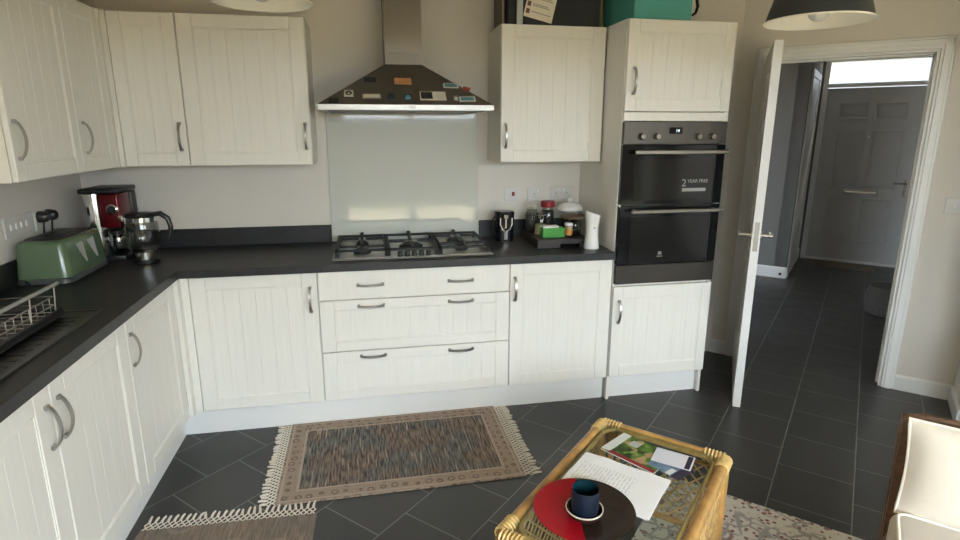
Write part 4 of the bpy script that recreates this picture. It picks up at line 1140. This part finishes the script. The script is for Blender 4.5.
magnet(2.086, .13, .085, .040, .004, MG['white'], 'magnet', 'bright blue magnet at the lower right of the hood slope', -.03, MG['blue'], 'band')

# ------------------------------------------------------------------ garden outside, unseen, invented to supply the room's light
M_grass = mat('lawn', (.12, .13, .06), .95, var=.3, vscale=6)
o = MB().box(-6, 12, -12, YR - TW - .02, -.25, -.12).build('garden', M_grass, smooth=False); struct(o)
o = MB().box(-1, 8, -8.6, YR - TW - .02, -.13, -.05).build('added_patio', mat('sandstone', (.60, .49, .33), .85, var=.12, vscale=3), smooth=False); struct(o)  # unseen slab, added to bounce warm light up into the room
M_fence = mat('fence_boards', (.20, .165, .13), .8, var=.25, vscale=5, stretch=(6, 1, .3))
b = MB()
for k in range(90): b.box(-6 + .2 * k, -5.808 + .2 * k, -11.0, -10.98, -.12, 1.85)
for z in (.2, .9, 1.6): b.box(-6, 12, -10.98, -10.94, z, z + .08)
struct(b.build('added_fence', M_fence, smooth=False))  # unseen fence, added to cut off the low sky seen from indoors

# ------------------------------------------------------------------ sky
w = bpy.data.worlds.new('sky'); bpy.context.scene.world = w; w.use_nodes = True
nt = w.node_tree; bg = nt.nodes['Background']
tc = nt.nodes.new('ShaderNodeTexCoord'); sp_ = nt.nodes.new('ShaderNodeSeparateXYZ'); nt.links.new(tc.outputs['Generated'], sp_.inputs[0])
r = nt.nodes.new('ShaderNodeValToRGB'); nt.links.new(sp_.outputs[2], r.inputs[0])
r.color_ramp.elements[0].position = 0; r.color_ramp.elements[0].color = (.30, .27, .21, 1)
e = r.color_ramp.elements.new(.005); e.color = (.81, .90, 1, 1)
r.color_ramp.elements[2].position = 1; r.color_ramp.elements[2].color = (.79, .89, 1, 1)
nt.links.new(r.outputs[0], bg.inputs[0])
mr = nt.nodes.new('ShaderNodeMapRange'); nt.links.new(sp_.outputs[1], mr.inputs[0])
mr.inputs[1].default_value = -.6; mr.inputs[2].default_value = .3; mr.inputs[3].default_value = 13.0; mr.inputs[4].default_value = .8
nt.links.new(mr.outputs[0], bg.inputs[1])

# sun added for warm bounce light, falling on the patio and fence
sl = bpy.data.lights.new('sun', 'SUN'); sl.energy = 13; sl.angle = .01; sl.color = (1, .9, .72)
so = bpy.data.objects.new('sun', sl); C.objects.link(so); so.rotation_euler = Vector((-.60, .02, -.80)).to_track_quat('-Z', 'Y').to_euler()

# ------------------------------------------------------------------ camera
cam = bpy.data.cameras.new('camera'); co = bpy.data.objects.new('camera', cam); C.objects.link(co)
cam.sensor_width = 36; cam.lens = 567.23 / 960 * 36; cam.shift_x = (480 - 474.72) / 960; cam.shift_y = (265.22 - 270) / 960; cam.clip_start = .02
co.location = (1.5531, -3.4992, 1.5798)
yaw, pitch = .1864, .2365
fw = Vector((math.sin(yaw) * math.cos(pitch), math.cos(yaw) * math.cos(pitch), -math.sin(pitch)))
rt = Vector((math.cos(yaw), -math.sin(yaw), 0)); up = rt.cross(fw)
co.matrix_world = Matrix(((rt.x, up.x, -fw.x, co.location.x), (rt.y, up.y, -fw.y, co.location.y), (rt.z, up.z, -fw.z, co.location.z), (0, 0, 0, 1)))
sc = bpy.context.scene; sc.camera = co
sc.view_settings.view_transform = 'Standard'; sc.view_settings.look = 'None'; sc.view_settings.gamma = 1; sc.view_settings.use_curve_mapping = False
sc.view_settings.exposure = 0.80
sc.cycles.caustics_reflective = False; sc.cycles.caustics_refractive = False
sc.cycles.max_bounces = 10; sc.cycles.diffuse_bounces = 6; sc.cycles.use_denoising = True
